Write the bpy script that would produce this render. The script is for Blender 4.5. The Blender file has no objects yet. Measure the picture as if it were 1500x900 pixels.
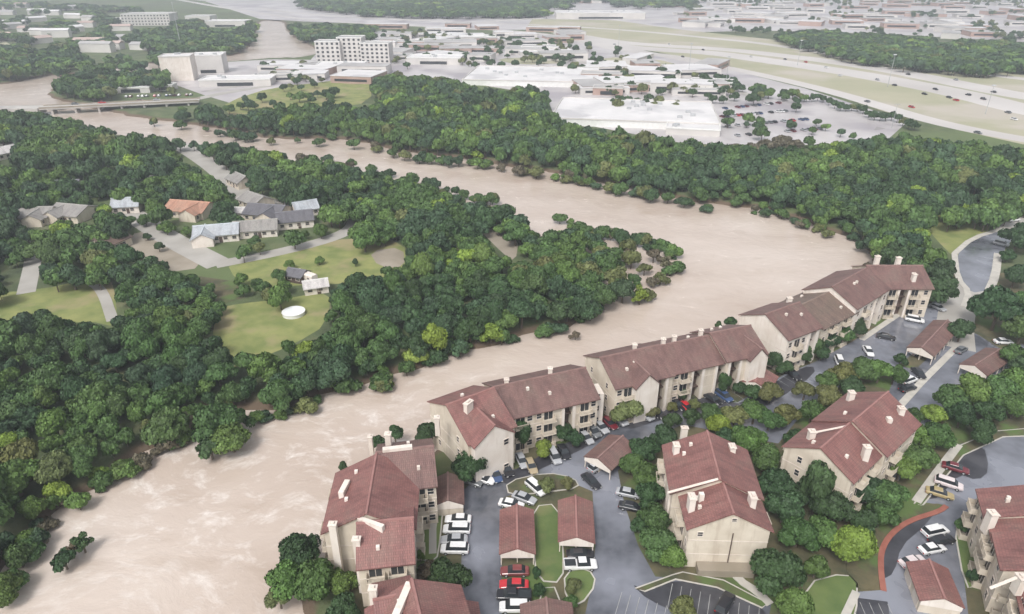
import bpy, bmesh, math, random
import numpy as np
from mathutils import Vector, Matrix

random.seed(7)
rng = np.random.default_rng(7)
scene = bpy.context.scene
COL = scene.collection
R = math.radians

# ---------------------------------------------------------------- camera
CAM_H = 90.0
PITCH = R(27.0)
cam_d = bpy.data.cameras.new("camera")
cam = bpy.data.objects.new("camera", cam_d)
COL.objects.link(cam)
cam.location = (0, 0, CAM_H)
cam.rotation_euler = (math.pi / 2 - PITCH, 0, 0)
cam_d.sensor_width = 36
cam_d.lens = 24
cam_d.clip_start = 1
cam_d.clip_end = 20000
scene.camera = cam
HAZE = 0.00032
WL = -1.5

# ---------------------------------------------------------------- sky, sun, exposure
world = bpy.data.worlds.new("World")
scene.world = world
world.use_nodes = True
nt = world.node_tree
nt.nodes.clear()
sky = nt.nodes.new("ShaderNodeTexSky")
sky.sky_type = 'NISHITA'
sky.sun_disc = False
SUN_EL, SUN_ROT = 52.0, 205.0
sky.sun_elevation = R(SUN_EL)
sky.sun_rotation = R(SUN_ROT)
sky.air_density = 1.0
sky.dust_density = 4.0
hsv = nt.nodes.new("ShaderNodeHueSaturation")
hsv.inputs['Saturation'].default_value = 0.22
bg = nt.nodes.new("ShaderNodeBackground")
bg.inputs['Strength'].default_value = 0.15
wo = nt.nodes.new("ShaderNodeOutputWorld")
nt.links.new(sky.outputs[0], hsv.inputs['Color'])
nt.links.new(hsv.outputs[0], bg.inputs['Color'])
nt.links.new(bg.outputs[0], wo.inputs['Surface'])

sl = bpy.data.lights.new("sun", 'SUN')
sl.energy = 1.4
sl.angle = R(16)
sl.color = (1.0, 0.965, 0.92)
sun = bpy.data.objects.new("sun", sl)
COL.objects.link(sun)
# light comes from azimuth SUN_ROT (clockwise from +Y), elevation SUN_EL
sd = Vector((math.sin(R(SUN_ROT)) * math.cos(R(SUN_EL)), math.cos(R(SUN_ROT)) * math.cos(R(SUN_EL)), math.sin(R(SUN_EL))))
sun.rotation_euler = sd.to_track_quat('Z', 'Y').to_euler()

scene.view_settings.view_transform = 'Standard'
scene.view_settings.look = 'None'
scene.view_settings.gamma = 1
scene.view_settings.exposure = 0.42
scene.view_settings.use_curve_mapping = False
scene.cycles.max_bounces = 5
scene.cycles.diffuse_bounces = 2
scene.cycles.glossy_bounces = 2
scene.cycles.transmission_bounces = 2
scene.cycles.volume_bounces = 0
scene.cycles.caustics_reflective = False
scene.cycles.caustics_refractive = False

# ---------------------------------------------------------------- helpers
cP, sP = math.cos(PITCH), math.sin(PITCH)


def G(px, py, z=0.0):
    """where the view line through a pixel of the 1500x900 photograph meets the height z"""
    dx, dy = (px - 750) / 1000.0, (450 - py) / 1000.0
    d = (dx, cP + dy * sP, dy * cP - sP)
    t = (z - CAM_H) / d[2]
    return Vector((d[0] * t, d[1] * t, z))


def scale_at(px, py, z=0.0):
    dy = (450 - py) / 1000.0
    return 1000.0 * (dy * cP - sP) / (z - CAM_H)      # photo pixels per metre


def project(X, Y, Z):
    zz = Z - CAM_H
    depth = Y * cP - zz * sP
    depth = np.maximum(depth, 1.0)
    up = Y * sP + zz * cP
    return 750 + 1000 * X / depth, 450 - 1000 * up / depth, depth


def inpoly(x, y, poly):
    x = np.asarray(x, float)
    y = np.asarray(y, float)
    inside = np.zeros(x.shape, bool)
    n = len(poly)
    for i in range(n):
        x1, y1 = poly[i][0], poly[i][1]
        x2, y2 = poly[(i + 1) % n][0], poly[(i + 1) % n][1]
        if y1 == y2:
            continue
        c = ((y1 > y) != (y2 > y)) & (x < (x2 - x1) * (y - y1) / (y2 - y1) + x1)
        inside ^= c
    return inside


def sdist(x, y, poly):
    """signed distance, positive inside"""
    best = np.full(x.shape, 1e12)
    n = len(poly)
    for i in range(n):
        ax, ay = poly[i][0], poly[i][1]
        bx, by = poly[(i + 1) % n][0], poly[(i + 1) % n][1]
        ex, ey = bx - ax, by - ay
        L = ex * ex + ey * ey + 1e-9
        t = np.clip(((x - ax) * ex + (y - ay) * ey) / L, 0, 1)
        d = (x - ax - t * ex) ** 2 + (y - ay - t * ey) ** 2
        best = np.minimum(best, d)
    best = np.sqrt(best)
    return np.where(inpoly(x, y, poly), best, -best)


def chaikin(pts, it=2, closed=True):
    pts = [Vector(p) for p in pts]
    for _ in range(it):
        out = []
        n = len(pts)
        rngi = range(n) if closed else range(n - 1)
        if not closed:
            out.append(pts[0])
        for i in rngi:
            a, b = pts[i], pts[(i + 1) % n]
            out += [a.lerp(b, .25), a.lerp(b, .75)]
        if not closed:
            out.append(pts[-1])
        pts = out
    return pts


def tag(o, label=None, cat=None, group=None, kind=None):
    if label: o["label"] = label
    if cat: o["category"] = cat
    if group: o["group"] = group
    if kind: o["kind"] = kind
    return o


def empty(name, loc, rz=0.0):
    o = bpy.data.objects.new(name, None)
    COL.objects.link(o)
    o.location = loc
    o.rotation_euler = (0, 0, rz)
    o.empty_display_size = 1
    return o


class MB:
    """collects faces, builds one mesh object"""
    def __init__(self):
        self.v, self.f, self.uv = [], [], {}

    def add(self, verts, faces, M=None):
        b = len(self.v)
        for p in verts:
            p = Vector(p)
            if M is not None: p = M @ p
            self.v.append(p)
        for f in faces:
            self.f.append(tuple(b + i for i in f))

    def box(self, c, s, M=None, rz=0.0, taper=1.0):
        hx, hy, hz = s[0] / 2, s[1] / 2, s[2] / 2
        L = Matrix.Translation(c) @ Matrix.Rotation(rz, 4, 'Z')
        if M is not None: L = M @ L
        vs = [(-hx, -hy, -hz), (hx, -hy, -hz), (hx, hy, -hz), (-hx, hy, -hz),
              (-hx * taper, -hy * taper, hz), (hx * taper, -hy * taper, hz), (hx * taper, hy * taper, hz), (-hx * taper, hy * taper, hz)]
        self.add(vs, [(3, 2, 1, 0), (4, 5, 6, 7), (0, 1, 5, 4), (1, 2, 6, 5), (2, 3, 7, 6), (3, 0, 4, 7)], L)

    def prism_x(self, prof, x0, x1, M=None):
        """profile of (y,z), counter-clockwise seen from +x, extruded along x"""
        n = len(prof)
        vs = [(x0, y, z) for y, z in prof] + [(x1, y, z) for y, z in prof]
        fs = [tuple(range(n - 1, -1, -1)), tuple(range(n, 2 * n))]
        fs += [(i, (i + 1) % n, n + (i + 1) % n, n + i) for i in range(n)]
        self.add(vs, fs, M)

    def tube(self, a, b, r0, r1, n=8, caps=True):
        a, b = Vector(a), Vector(b)
        d = (b - a).normalized()
        q = d.to_track_quat('Z', 'Y').to_matrix()
        vs = []
        for p, r in ((a, r0), (b, r1)):
            for i in range(n):
                t = 2 * math.pi * i / n
                vs.append(p + q @ Vector((r * math.cos(t), r * math.sin(t), 0)))
        fs = [(i, (i + 1) % n, n + (i + 1) % n, n + i) for i in range(n)]
        if caps: fs += [tuple(range(n - 1, -1, -1)), tuple(range(n, 2 * n))]
        self.add(vs, fs)

    def poly_slab(self, pts, z0, z1):
        n = len(pts)
        vs = [(p[0], p[1], z0) for p in pts] + [(p[0], p[1], z1) for p in pts]
        area = sum(pts[i][0] * pts[(i + 1) % n][1] - pts[(i + 1) % n][0] * pts[i][1] for i in range(n))
        top = tuple(range(n, 2 * n))
        side = [(i, (i + 1) % n, n + (i + 1) % n, n + i) for i in range(n)]
        if area < 0:
            top = top[::-1]
            side = [s[::-1] for s in side]
        self.add(vs, [top] + side)

    def build(self, name, mat, parent=None, bevel=0.0, smooth=False, local=False):
        me = bpy.data.meshes.new(name)
        vs = self.v
        if parent is not None and not local:
            inv = parent.matrix_basis.inverted()
            p = parent
            chain = Matrix()
            while p is not None:
                chain = p.matrix_basis @ chain
                p = p.parent
            inv = chain.inverted()
            vs = [inv @ v for v in vs]
        me.from_pydata([tuple(v) for v in vs], [], self.f)
        me.materials.append(mat)
        if smooth:
            for p in me.polygons: p.use_smooth = True
        o = bpy.data.objects.new(name, me)
        COL.objects.link(o)
        if parent is not None: o.parent = parent
        if bevel:
            b = o.modifiers.new("bevel", 'BEVEL')
            b.width = bevel
            b.segments = 2
            b.limit_method = 'ANGLE'
        return o


def copy_tree(o, parent=None):
    c = o.copy()
    COL.objects.link(c)
    c.parent = parent
    for ch in o.children:
        copy_tree(ch, c)
    return c


# ---------------------------------------------------------------- materials
def new_mat(name):
    m = bpy.data.materials.new(name)
    m.use_nodes = True
    n = m.node_tree
    b = n.nodes['Principled BSDF']
    return m, n, b


def L(n, a, b): n.links.new(a, b)


def noise(n, scale, detail=3, coord='Object', rough=.55, vec=None, mapping=None):
    t = n.nodes.new("ShaderNodeTexNoise")
    t.inputs['Scale'].default_value = scale
    t.inputs['Detail'].default_value = detail
    t.inputs['Roughness'].default_value = rough
    if vec is None:
        tc = n.nodes.new("ShaderNodeTexCoord")
        vec = tc.outputs[coord]
    if mapping is not None:
        mp = n.nodes.new("ShaderNodeMapping")
        mp.inputs['Rotation'].default_value = (0, 0, mapping[0])
        mp.inputs['Scale'].default_value = mapping[1]
        L(n, vec, mp.inputs[0])
        vec = mp.outputs[0]
    L(n, vec, t.inputs['Vector'])
    return t


def ramp(n, src, stops):
    r = n.nodes.new("ShaderNodeValToRGB")
    el = r.color_ramp.elements
    while len(el) < len(stops): el.new(0.5)
    for e, (p, c) in zip(el, stops):
        e.position = p
        e.color = (*c, 1) if len(c) == 3 else c
    L(n, src, r.inputs[0])
    return r


def mixc(n, fac, a, b, mode='MIX'):
    m = n.nodes.new("ShaderNodeMix")
    m.data_type = 'RGBA'
    m.blend_type = mode
    if isinstance(fac, float): m.inputs[0].default_value = fac
    else: L(n, fac, m.inputs[0])
    for i, x in ((6, a), (7, b)):
        if isinstance(x, tuple): m.inputs[i].default_value = (*x, 1)
        else: L(n, x, m.inputs[i])
    return m.outputs[2]


def bump(n, b, src, strength=.3, dist=.1):
    k = n.nodes.new("ShaderNodeBump")
    k.inputs['Strength'].default_value = strength
    k.inputs['Distance'].default_value = dist
    L(n, src, k.inputs['Height'])
    L(n, k.outputs[0], b.inputs['Normal'])


def mottled(name, c1, c2, scale=.3, rough=.8, scale2=None, c3=None, bumpy=0.0, coord='Object', spec=.5):
    m, n, b = new_mat(name)
    t = noise(n, scale, 5, coord)
    r = ramp(n, t.outputs[0], [(.35, c1), (.65, c2)])
    out = r.outputs[0]
    if c3:
        t2 = noise(n, scale2, 4, coord)
        k = ramp(n, t2.outputs[0], [(.52, (0, 0, 0)), (.62, (1, 1, 1))])
        out = mixc(n, k.outputs[0], out, c3)
    L(n, out, b.inputs['Base Color'])
    b.inputs['Roughness'].default_value = rough
    b.inputs['Specular IOR Level'].default_value = spec
    if bumpy:
        t3 = noise(n, 3.0, 3, coord)
        bump(n, b, t3.outputs[0], bumpy, .1)
    return m


M = {}
M['lawn'] = mottled('lawn', (.085, .13, .04), (.13, .175, .055), .2, .9, .08, (.17, .175, .075), .4)
M['lawn_yellow'] = mottled('lawn_yellow', (.15, .185, .055), (.26, .27, .095), .14, .9, .05, (.29, .25, .13), .5)
M['median'] = mottled('median', (.31, .31, .20), (.40, .375, .27), .012, .9, .010, (.44, .40, .34))
M['dirt'] = mottled('dirt', (.25, .215, .165), (.34, .295, .24), .1, .9)
M['mulch'] = mottled('mulch', (.06, .065, .035), (.13, .11, .06), .25, .95, .1, (.09, .14, .04), .5)
M['kerb'] = mottled('kerb', (.42, .40, .36), (.52, .49, .44), .5, .8)
M['kerb_red'] = mottled('kerb_red', (.26, .085, .06), (.34, .13, .095), .5, .8)
M['concrete'] = mottled('concrete', (.36, .34, .32), (.48, .46, .43), .08, .75, .03, (.30, .28, .28))
M['concrete_wet'] = mottled('concrete_wet', (.40, .37, .37), (.56, .53, .53), .02, .4, .015, (.33, .30, .32))
M['road_pale'] = mottled('road_pale', (.34, .32, .29), (.42, .40, .37), .1, .7)
M['highway'] = mottled('highway', (.47, .44, .42), (.58, .55, .53), .01, .6)
def stucco_mat(name, c1, c2, c3):
    m, n, b = new_mat(name)
    t = noise(n, .3, 5)
    r = ramp(n, t.outputs[0], [(.35, c1), (.65, c2)])
    st = noise(n, 1.1, 5, mapping=(0, (1, 1, .12)))
    k = ramp(n, st.outputs[0], [(.52, (0, 0, 0)), (.72, (.7, .7, .7))])
    c = mixc(n, k.outputs[0], r.outputs[0], c3)
    L(n, c, b.inputs['Base Color'])
    b.inputs['Roughness'].default_value = .85
    return m


M['stucco'] = stucco_mat('stucco', (.56, .49, .40), (.68, .61, .51), (.44, .36, .28))
M['stucco_white'] = stucco_mat('stucco_white', (.68, .61, .54), (.78, .72, .66), (.58, .50, .43))
M['stucco_dark_and_shade'] = mottled('stucco_dark_and_shade', (.075, .05, .042), (.11, .075, .06), .4, .85)
M['trim'] = mottled('trim', (.62, .54, .48), (.72, .65, .58), .6, .7)
M['white_paint'] = mottled('white_paint', (.72, .72, .70), (.80, .80, .78), .5, .5)
M['white_roof'] = mottled('white_roof', (.58, .57, .57), (.72, .70, .70), .04, .6, .025, (.48, .47, .48))
M['grey_roof'] = mottled('grey_roof', (.34, .33, .33), (.46, .45, .44), .05, .7)
M['pale_wall'] = mottled('pale_wall', (.52, .50, .48), (.66, .63, .6), .05, .7)
M['brick_far'] = mottled('brick_far', (.36, .24, .2), (.44, .32, .28), .1, .8)
M['trunk'] = mottled('trunk', (.09, .07, .05), (.17, .14, .11), 1.5, .95)
M['black_rubber'] = mottled('black_rubber', (.015, .015, .015), (.025, .025, .025), 3, .8)
M['metal'] = mottled('metal', (.35, .36, .37), (.45, .46, .47), 1, .45)
M['paint_line'] = mottled('paint_line', (.26, .26, .26), (.42, .42, .41), .8, .6)
M['pool_water'] = mottled('pool_water', (.75, .78, .78), (.82, .84, .84), 1, .3)
M['far_shrub'] = mottled('far_shrub', (.04, .06, .03), (.07, .1, .04), .3, .9)


def ground_mat():
    m, n, b = new_mat('ground')
    t1 = noise(n, .012, 5)
    t2 = noise(n, .11, 5)
    r1 = ramp(n, t2.outputs[0], [(.3, (.045, .06, .03)), (.5, (.08, .105, .045)), (.72, (.16, .155, .085))])
    r2 = ramp(n, t1.outputs[0], [(.45, (0, 0, 0)), (.65, (1, 1, 1))])
    c = mixc(n, r2.outputs[0], r1.outputs[0], (.11, .15, .055))
    tc = n.nodes.new("ShaderNodeTexCoord")
    sx = n.nodes.new("ShaderNodeSeparateXYZ")
    L(n, tc.outputs['Object'], sx.inputs[0])
    mz = n.nodes.new("ShaderNodeMapRange")
    L(n, sx.outputs['Z'], mz.inputs[0])
    mz.inputs[1].default_value = -.02; mz.inputs[2].default_value = -.7
    c = mixc(n, mz.outputs[0], c, (.125, .09, .06))
    L(n, c, b.inputs['Base Color'])
    b.inputs['Roughness'].default_value = .95
    t3 = noise(n, 1.2, 4)
    bump(n, b, t3.outputs[0], .6, .3)
    return m


def water_mat():
    """muddy flood water: silt colour in soft swirls, broken pale rapids near the bend, choppy surface"""
    m, n, b = new_mat('flood_water')
    tc = n.nodes.new("ShaderNodeTexCoord")
    P = tc.outputs['Object']
    # swirls: coordinates pushed about by a slow noise
    wn = noise(n, .03, 3, vec=P)
    sc_ = n.nodes.new("ShaderNodeVectorMath"); sc_.operation = 'SCALE'; sc_.inputs['Scale'].default_value = 20.0
    L(n, wn.outputs['Color'], sc_.inputs[0])
    ad_ = n.nodes.new("ShaderNodeVectorMath"); ad_.operation = 'ADD'
    L(n, P, ad_.inputs[0]); L(n, sc_.outputs[0], ad_.inputs[1])
    W_ = ad_.outputs[0]
    big = noise(n, .020, 6, vec=W_, mapping=(R(35), (.7, 1.5, 1)), rough=.55)
    r = ramp(n, big.outputs[0], [(.30, (.43, .345, .285)), (.50, (.505, .42, .36)), (.70, (.58, .50, .44))])
    mid = noise(n, .19, 8, vec=W_, mapping=(R(38), (.85, 1.3, 1)), rough=.74)
    # rapids: two broad zones near the apartments
    zs = []
    for c_, rad in ((G(290, 720, WL), 62.0), (G(480, 640, WL), 48.0)):
        d_ = n.nodes.new("ShaderNodeVectorMath"); d_.operation = 'DISTANCE'
        L(n, W_, d_.inputs[0]); d_.inputs[1].default_value = (c_.x + 10, c_.y + 10, 10)
        mr = n.nodes.new("ShaderNodeMapRange")
        L(n, d_.outputs['Value'], mr.inputs[0])
        mr.inputs[1].default_value = rad; mr.inputs[2].default_value = rad * .2
        mr.inputs[3].default_value = 0.0; mr.inputs[4].default_value = 1.0
        zs.append(mr.outputs[0])
    mx = n.nodes.new("ShaderNodeMath"); mx.operation = 'MAXIMUM'
    L(n, zs[0], mx.inputs[0]); L(n, zs[1], mx.inputs[1])
    f = ramp(n, mid.outputs[0], [(.50, (0, 0, 0)), (.66, (1, 1, 1))])
    zz = n.nodes.new("ShaderNodeMath"); zz.operation = 'MULTIPLY_ADD'
    L(n, mx.outputs[0], zz.inputs[0]); zz.inputs[1].default_value = .62; zz.inputs[2].default_value = .14
    fm = mixc(n, 1.0, f.outputs[0], zz.outputs[0], 'MULTIPLY')
    c = mixc(n, fm, r.outputs[0], (.72, .665, .62))
    dk = noise(n, .07, 6, vec=W_, mapping=(R(20), (.7, 1.4, 1)), rough=.6)
    f2 = ramp(n, dk.outputs[0], [(.56, (0, 0, 0)), (.74, (.42, .42, .42))])
    c = mixc(n, f2.outputs[0], c, (.36, .275, .21))
    L(n, c, b.inputs['Base Color'])
    rg = ramp(n, mid.outputs[0], [(.3, (.10, .10, .10)), (.7, (.30, .30, .30))])
    L(n, rg.outputs[0], b.inputs['Roughness'])
    b.inputs['IOR'].default_value = 1.5
    w1 = noise(n, .45, 5, vec=W_, mapping=(R(35), (.8, 1.3, 1)), rough=.6)
    w2 = noise(n, .06, 3, vec=W_)
    ad = n.nodes.new("ShaderNodeMath")
    ad.operation = 'MULTIPLY_ADD'
    L(n, w2.outputs[0], ad.inputs[0])
    ad.inputs[1].default_value = 2.5
    L(n, w1.outputs[0], ad.inputs[2])
    bump(n, b, ad.outputs[0], .35, .4)
    return m


def asphalt_mat():
    m, n, b = new_mat('wet_asphalt')
    t = noise(n, .6, 5)
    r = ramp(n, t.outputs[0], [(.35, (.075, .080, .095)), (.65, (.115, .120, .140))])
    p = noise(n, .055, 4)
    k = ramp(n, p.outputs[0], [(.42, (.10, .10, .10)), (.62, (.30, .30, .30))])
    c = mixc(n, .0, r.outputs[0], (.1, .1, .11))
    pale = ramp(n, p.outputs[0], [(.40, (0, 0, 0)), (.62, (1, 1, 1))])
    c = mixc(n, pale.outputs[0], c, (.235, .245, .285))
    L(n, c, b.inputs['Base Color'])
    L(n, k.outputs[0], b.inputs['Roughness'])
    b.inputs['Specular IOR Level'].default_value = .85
    g = noise(n, 4, 3)
    bump(n, b, g.outputs[0], .08, .02)
    return m


def roof_mat(name, c1, c2, c3):
    """terracotta barrel tiles: rows down the slope, runs across it, blotchy weathering"""
    m, n, b = new_mat(name)
    uv = n.nodes.new("ShaderNodeUVMap")
    t = noise(n, .22, 5, vec=uv.outputs[0])
    r = ramp(n, t.outputs[0], [(.3, c1), (.5, c2), (.72, c3)])
    # single tiles vary
    br = n.nodes.new("ShaderNodeTexBrick")
    br.inputs['Scale'].default_value = 1.0
    br.inputs['Brick Width'].default_value = .34
    br.inputs['Row Height'].default_value = .42
    br.inputs['Mortar Size'].default_value = .03
    br.inputs['Color1'].default_value = (.82, .80, .80, 1)
    br.inputs['Color2'].default_value = (1.15, 1.1, 1.1, 1)
    br.inputs['Mortar'].default_value = (.6, .58, .58, 1)
    L(n, uv.outputs[0], br.inputs['Vector'])
    c = mixc(n, .8, r.outputs[0], br.outputs['Color'], 'MULTIPLY')
    st = noise(n, .5, 4, vec=uv.outputs[0], mapping=(0, (1.6, .25, 1)))
    s2 = ramp(n, st.outputs[0], [(.45, (1, 1, 1)), (.72, (.60, .58, .60))])
    c = mixc(n, .8, c, s2.outputs[0], 'MULTIPLY')
    L(n, c, b.inputs['Base Color'])
    b.inputs['Roughness'].default_value = .55
    wv = n.nodes.new("ShaderNodeTexWave")
    wv.bands_direction = 'X'
    wv.inputs['Scale'].default_value = .9
    L(n, uv.outputs[0], wv.inputs['Vector'])
    bump(n, b, wv.outputs[0], .5, .06)
    return m


def foliage_mat(name, from_attr):
    m, n, b = new_mat(name)
    if from_attr:
        a = n.nodes.new("ShaderNodeAttribute")
        a.attribute_name = 'tint'
        base = a.outputs['Color']
    else:
        a = n.nodes.new("ShaderNodeObjectInfo")
        base = a.outputs['Color']
    v = n.nodes.new("ShaderNodeAttribute")
    v.attribute_name = 'var'
    c = mixc(n, 1.0, base, v.outputs['Color'], 'MULTIPLY')
    L(n, c, b.inputs['Base Color'])
    b.inputs['Roughness'].default_value = .6
    b.inputs['Specular IOR Level'].default_value = .25
    return m


def glass_mat():
    m, n, b = new_mat('window_glass')
    b.inputs['Base Color'].default_value = (.03, .035, .04, 1)
    b.inputs['Roughness'].default_value = .12
    return m


def paint_mat():
    m, n, b = new_mat('car_paint')
    a = n.nodes.new("ShaderNodeObjectInfo")
    t = noise(n, 2.0, 3)
    r = ramp(n, t.outputs[0], [(.3, (.86, .86, .86)), (.7, (1, 1, 1))])
    c = mixc(n, 1.0, a.outputs['Color'], r.outputs[0], 'MULTIPLY')
    L(n, c, b.inputs['Base Color'])
    b.inputs['Roughness'].default_value = .3
    b.inputs['Coat Weight'].default_value = .5
    return m


M['ground'] = ground_mat()
M['water'] = water_mat()
M['asphalt'] = asphalt_mat()
M['asphalt_dark_and_shade'] = mottled('asphalt_dark_and_shade', (.035, .035, .042), (.060, .060, .07), .3, .4, .1, (.08, .08, .09), .05)
M['roof_red'] = roof_mat('roof_red', (.195, .092, .083), (.262, .125, .111), (.235, .142, .120))
M['roof_brown'] = roof_mat('roof_brown', (.150, .090, .081), (.200, .117, .103), (.190, .135, .113))
M['roof_tan'] = roof_mat('roof_tan', (.145, .105, .085), (.19, .135, .108), (.165, .13, .10))
M['roof_orange'] = roof_mat('roof_orange', (.40, .20, .13), (.46, .26, .18), (.36, .24, .17))
M['roof_slate'] = roof_mat('roof_slate', (.10, .10, .115), (.15, .15, .165), (.13, .13, .14))
M['roof_greyblue'] = roof_mat('roof_greyblue', (.36, .40, .43), (.46, .50, .53), (.40, .42, .43))
M['roof_grey'] = roof_mat('roof_grey', (.24, .235, .22), (.31, .30, .28), (.27, .27, .25))
M['roof_pale'] = roof_mat('roof_pale', (.50, .49, .47), (.60, .59, .57), (.52, .5, .5))
M['foliage'] = foliage_mat('foliage', False)
M['foliage_far'] = foliage_mat('foliage_far', True)
M['glass'] = glass_mat()
M['paint'] = paint_mat()
m_, n_, b_ = new_mat('dark_opening')
b_.inputs['Base Color'].default_value = (.05, .035, .03, 1)
b_.inputs['Roughness'].default_value = .9
M['dark'] = m_
m_, n_, b_ = new_mat('lamp_lens')
b_.inputs['Base Color'].default_value = (.75, .75, .72, 1)
b_.inputs['Roughness'].default_value = .15
M['lens'] = m_
m_, n_, b_ = new_mat('tail_lens')
b_.inputs['Base Color'].default_value = (.45, .02, .02, 1)
b_.inputs['Roughness'].default_value = .2
M['tail'] = m_

# ---------------------------------------------------------------- river outline (as the photo shows it)
WL = -1.5
VW = [(-80, 960), (0, 870), (40, 790), (75, 745), (130, 715), (180, 680), (250, 640), (285, 600), (330, 585), (370, 600),
      (450, 590), (475, 562), (560, 552), (620, 525), (660, 505), (720, 497), (780, 482), (840, 468), (875, 445), (888, 425),
      (930, 440), (962, 402), (992, 388), (980, 365), (930, 350), (880, 340), (845, 330), (800, 308), (720, 290), (690, 285),
      (640, 270), (600, 258), (540, 243), (480, 230), (420, 225), (395, 215), (350, 208), (290, 205), (230, 195), (180, 188),
      (130, 182), (110, 170),
      (160, 170), (210, 179), (290, 189), (345, 199), (400, 211), (480, 208), (540, 215), (570, 225), (640, 235), (700, 240),
      (740, 248), (790, 255), (830, 262), (870, 272), (930, 282), (960, 290), (1020, 303), (1100, 310), (1150, 320), (1200, 338),
      (1240, 355), (1265, 375), (1275, 392), (1220, 400), (1150, 440), (1080, 465), (1000, 490), (890, 515), (800, 545), (700, 575),
      (640, 600), (560, 640), (490, 690), (465, 760), (430, 800), (390, 860), (370, 960)]
# ground outline: hidden edges lie behind the trees of the near side and behind the apartments
RIV = [(-140, 1040), (-20, 880), (30, 800), (70, 752), (125, 720), (175, 690), (245, 648), (285, 608), (330, 590), (370, 604),
       (450, 598), (475, 572), (560, 560), (620, 535), (660, 515), (720, 507), (780, 492), (840, 476), (862, 440), (850, 420),
       (800, 385), (780, 352), (720, 318), (660, 298), (600, 283), (540, 265), (480, 250), (420, 240), (350, 222), (290, 216),
       (180, 200), (100, 186), (50, 176), (-60, 168), (-160, 166),
       (-160, 124), (0, 127), (62, 112), (95, 109), (75, 128), (68, 143), (100, 150),
       (160, 164), (210, 174), (290, 184), (345, 193), (400, 205), (480, 203), (540, 209), (570, 219), (640, 229), (700, 235),
       (740, 243), (790, 250), (830, 257), (870, 267), (930, 277), (960, 285), (1020, 298), (1100, 305), (1150, 315), (1200, 333),
       (1245, 350), (1275, 372), (1295, 400), (1270, 425), (1200, 456), (1140, 482), (1080, 508), (1000, 530), (890, 562), (800, 590),
       (700, 625), (650, 650), (590, 680), (540, 700), (505, 722), (482, 775), (470, 830), (440, 880), (420, 960), (410, 1040)]
RIV2 = [(95, 110), (130, 106), (180, 98), (240, 91), (300, 84), (345, 83), (368, 68), (376, 45), (380, 30), (414, 30), (422, 50),
        (455, 68), (470, 78), (440, 86), (400, 86), (350, 91), (300, 92), (240, 101), (180, 108), (135, 114), (98, 120)]
riv_w = [G(x, y, WL) for x, y in RIV]
riv2_w = [G(x, y, WL) for x, y in RIV2]
riv_w = chaikin(riv_w, 1)
riv2_w = chaikin(riv2_w, 1)


def terrain(X, Y):
    X = np.asarray(X, float); Y = np.asarray(Y, float)
    d = np.maximum(sdist(X, Y, riv_w), sdist(X, Y, riv2_w))
    d = d + 0.9 * np.sin(X * .31 + 1.3 * np.sin(Y * .17)) + .7 * np.sin(Y * .43 + X * .11)
    t = np.clip((d + 3.0) / 7.0, 0, 1)
    return -4.0 * t * t * (3 - 2 * t)


def axis(lo, hi, step, far_lo, far_hi, g=1.14):
    a = list(np.arange(lo, hi + .01, step))
    s = step
    while a[-1] < far_hi:
        s *= g
        a.append(a[-1] + s)
    s = step
    while a[0] > far_lo:
        s *= g
        a.insert(0, a[0] - s)
    return np.array(a)


xs = axis(-330, 300, 3.0, -6500, 6500, 1.05)
ys = axis(35, 640, 3.0, -400, 7500, 1.03)
XX, YY = np.meshgrid(xs, ys)
ZZ = terrain(XX.ravel(), YY.ravel()).reshape(XX.shape)
nx, ny = len(xs), len(ys)
V = np.stack([XX.ravel(), YY.ravel(), ZZ.ravel()], 1).astype(np.float32)
ii = np.arange(nx * ny).reshape(ny, nx)
Q = np.stack([ii[:-1, :-1], ii[:-1, 1:], ii[1:, 1:], ii[1:, :-1]], -1).reshape(-1, 4)


def np_mesh(name, V, loops, totals, mat, smooth=False):
    me = bpy.data.meshes.new(name)
    me.vertices.add(len(V))
    me.vertices.foreach_set('co', np.ascontiguousarray(V, dtype=np.float32).ravel())
    me.loops.add(len(loops))
    me.loops.foreach_set('vertex_index', loops.astype(np.int32))
    me.polygons.add(len(totals))
    st = np.zeros(len(totals), np.int32)
    st[1:] = np.cumsum(totals)[:-1]
    me.polygons.foreach_set('loop_start', st)
    me.polygons.foreach_set('loop_total', totals.astype(np.int32))
    me.polygons.foreach_set('use_smooth', np.full(len(totals), smooth))
    me.update(calc_edges=True)
    me.materials.append(mat)
    return me


gm = np_mesh('ground', V, Q.ravel(), np.full(len(Q), 4), M['ground'], True)
go = bpy.data.objects.new('ground', gm)
COL.objects.link(go)
tag(go, kind='structure')

wb = MB()
wb.add([(-2500, 20, WL), (1500, 20, WL), (1500, 3500, WL), (-2500, 3500, WL)], [(0, 1, 2, 3)])
tag(wb.build('river_water', M['water']), kind='structure')

# ---------------------------------------------------------------- surface sheets
_z = [0.004]


def sheet(name, pts, mat, smooth=1, z=None, thick=0.0):
    """a ground sheet from an outline given on the ground"""
    if z is None:
        _z[0] += .004
        z = _z[0]
    w = [G(x, y, 0) for x, y in pts]
    if smooth: w = chaikin(w, smooth)
    b = MB()
    if thick:
        b.poly_slab(w, -.3, thick)
    else:
        area = sum(w[i].x * w[(i + 1) % len(w)].y - w[(i + 1) % len(w)].x * w[i].y for i in range(len(w)))
        f = tuple(range(len(w)))
        if area < 0: f = f[::-1]
        b.add([(p.x, p.y, z) for p in w], [f])
    return tag(b.build(name, mat), kind='structure')


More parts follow.
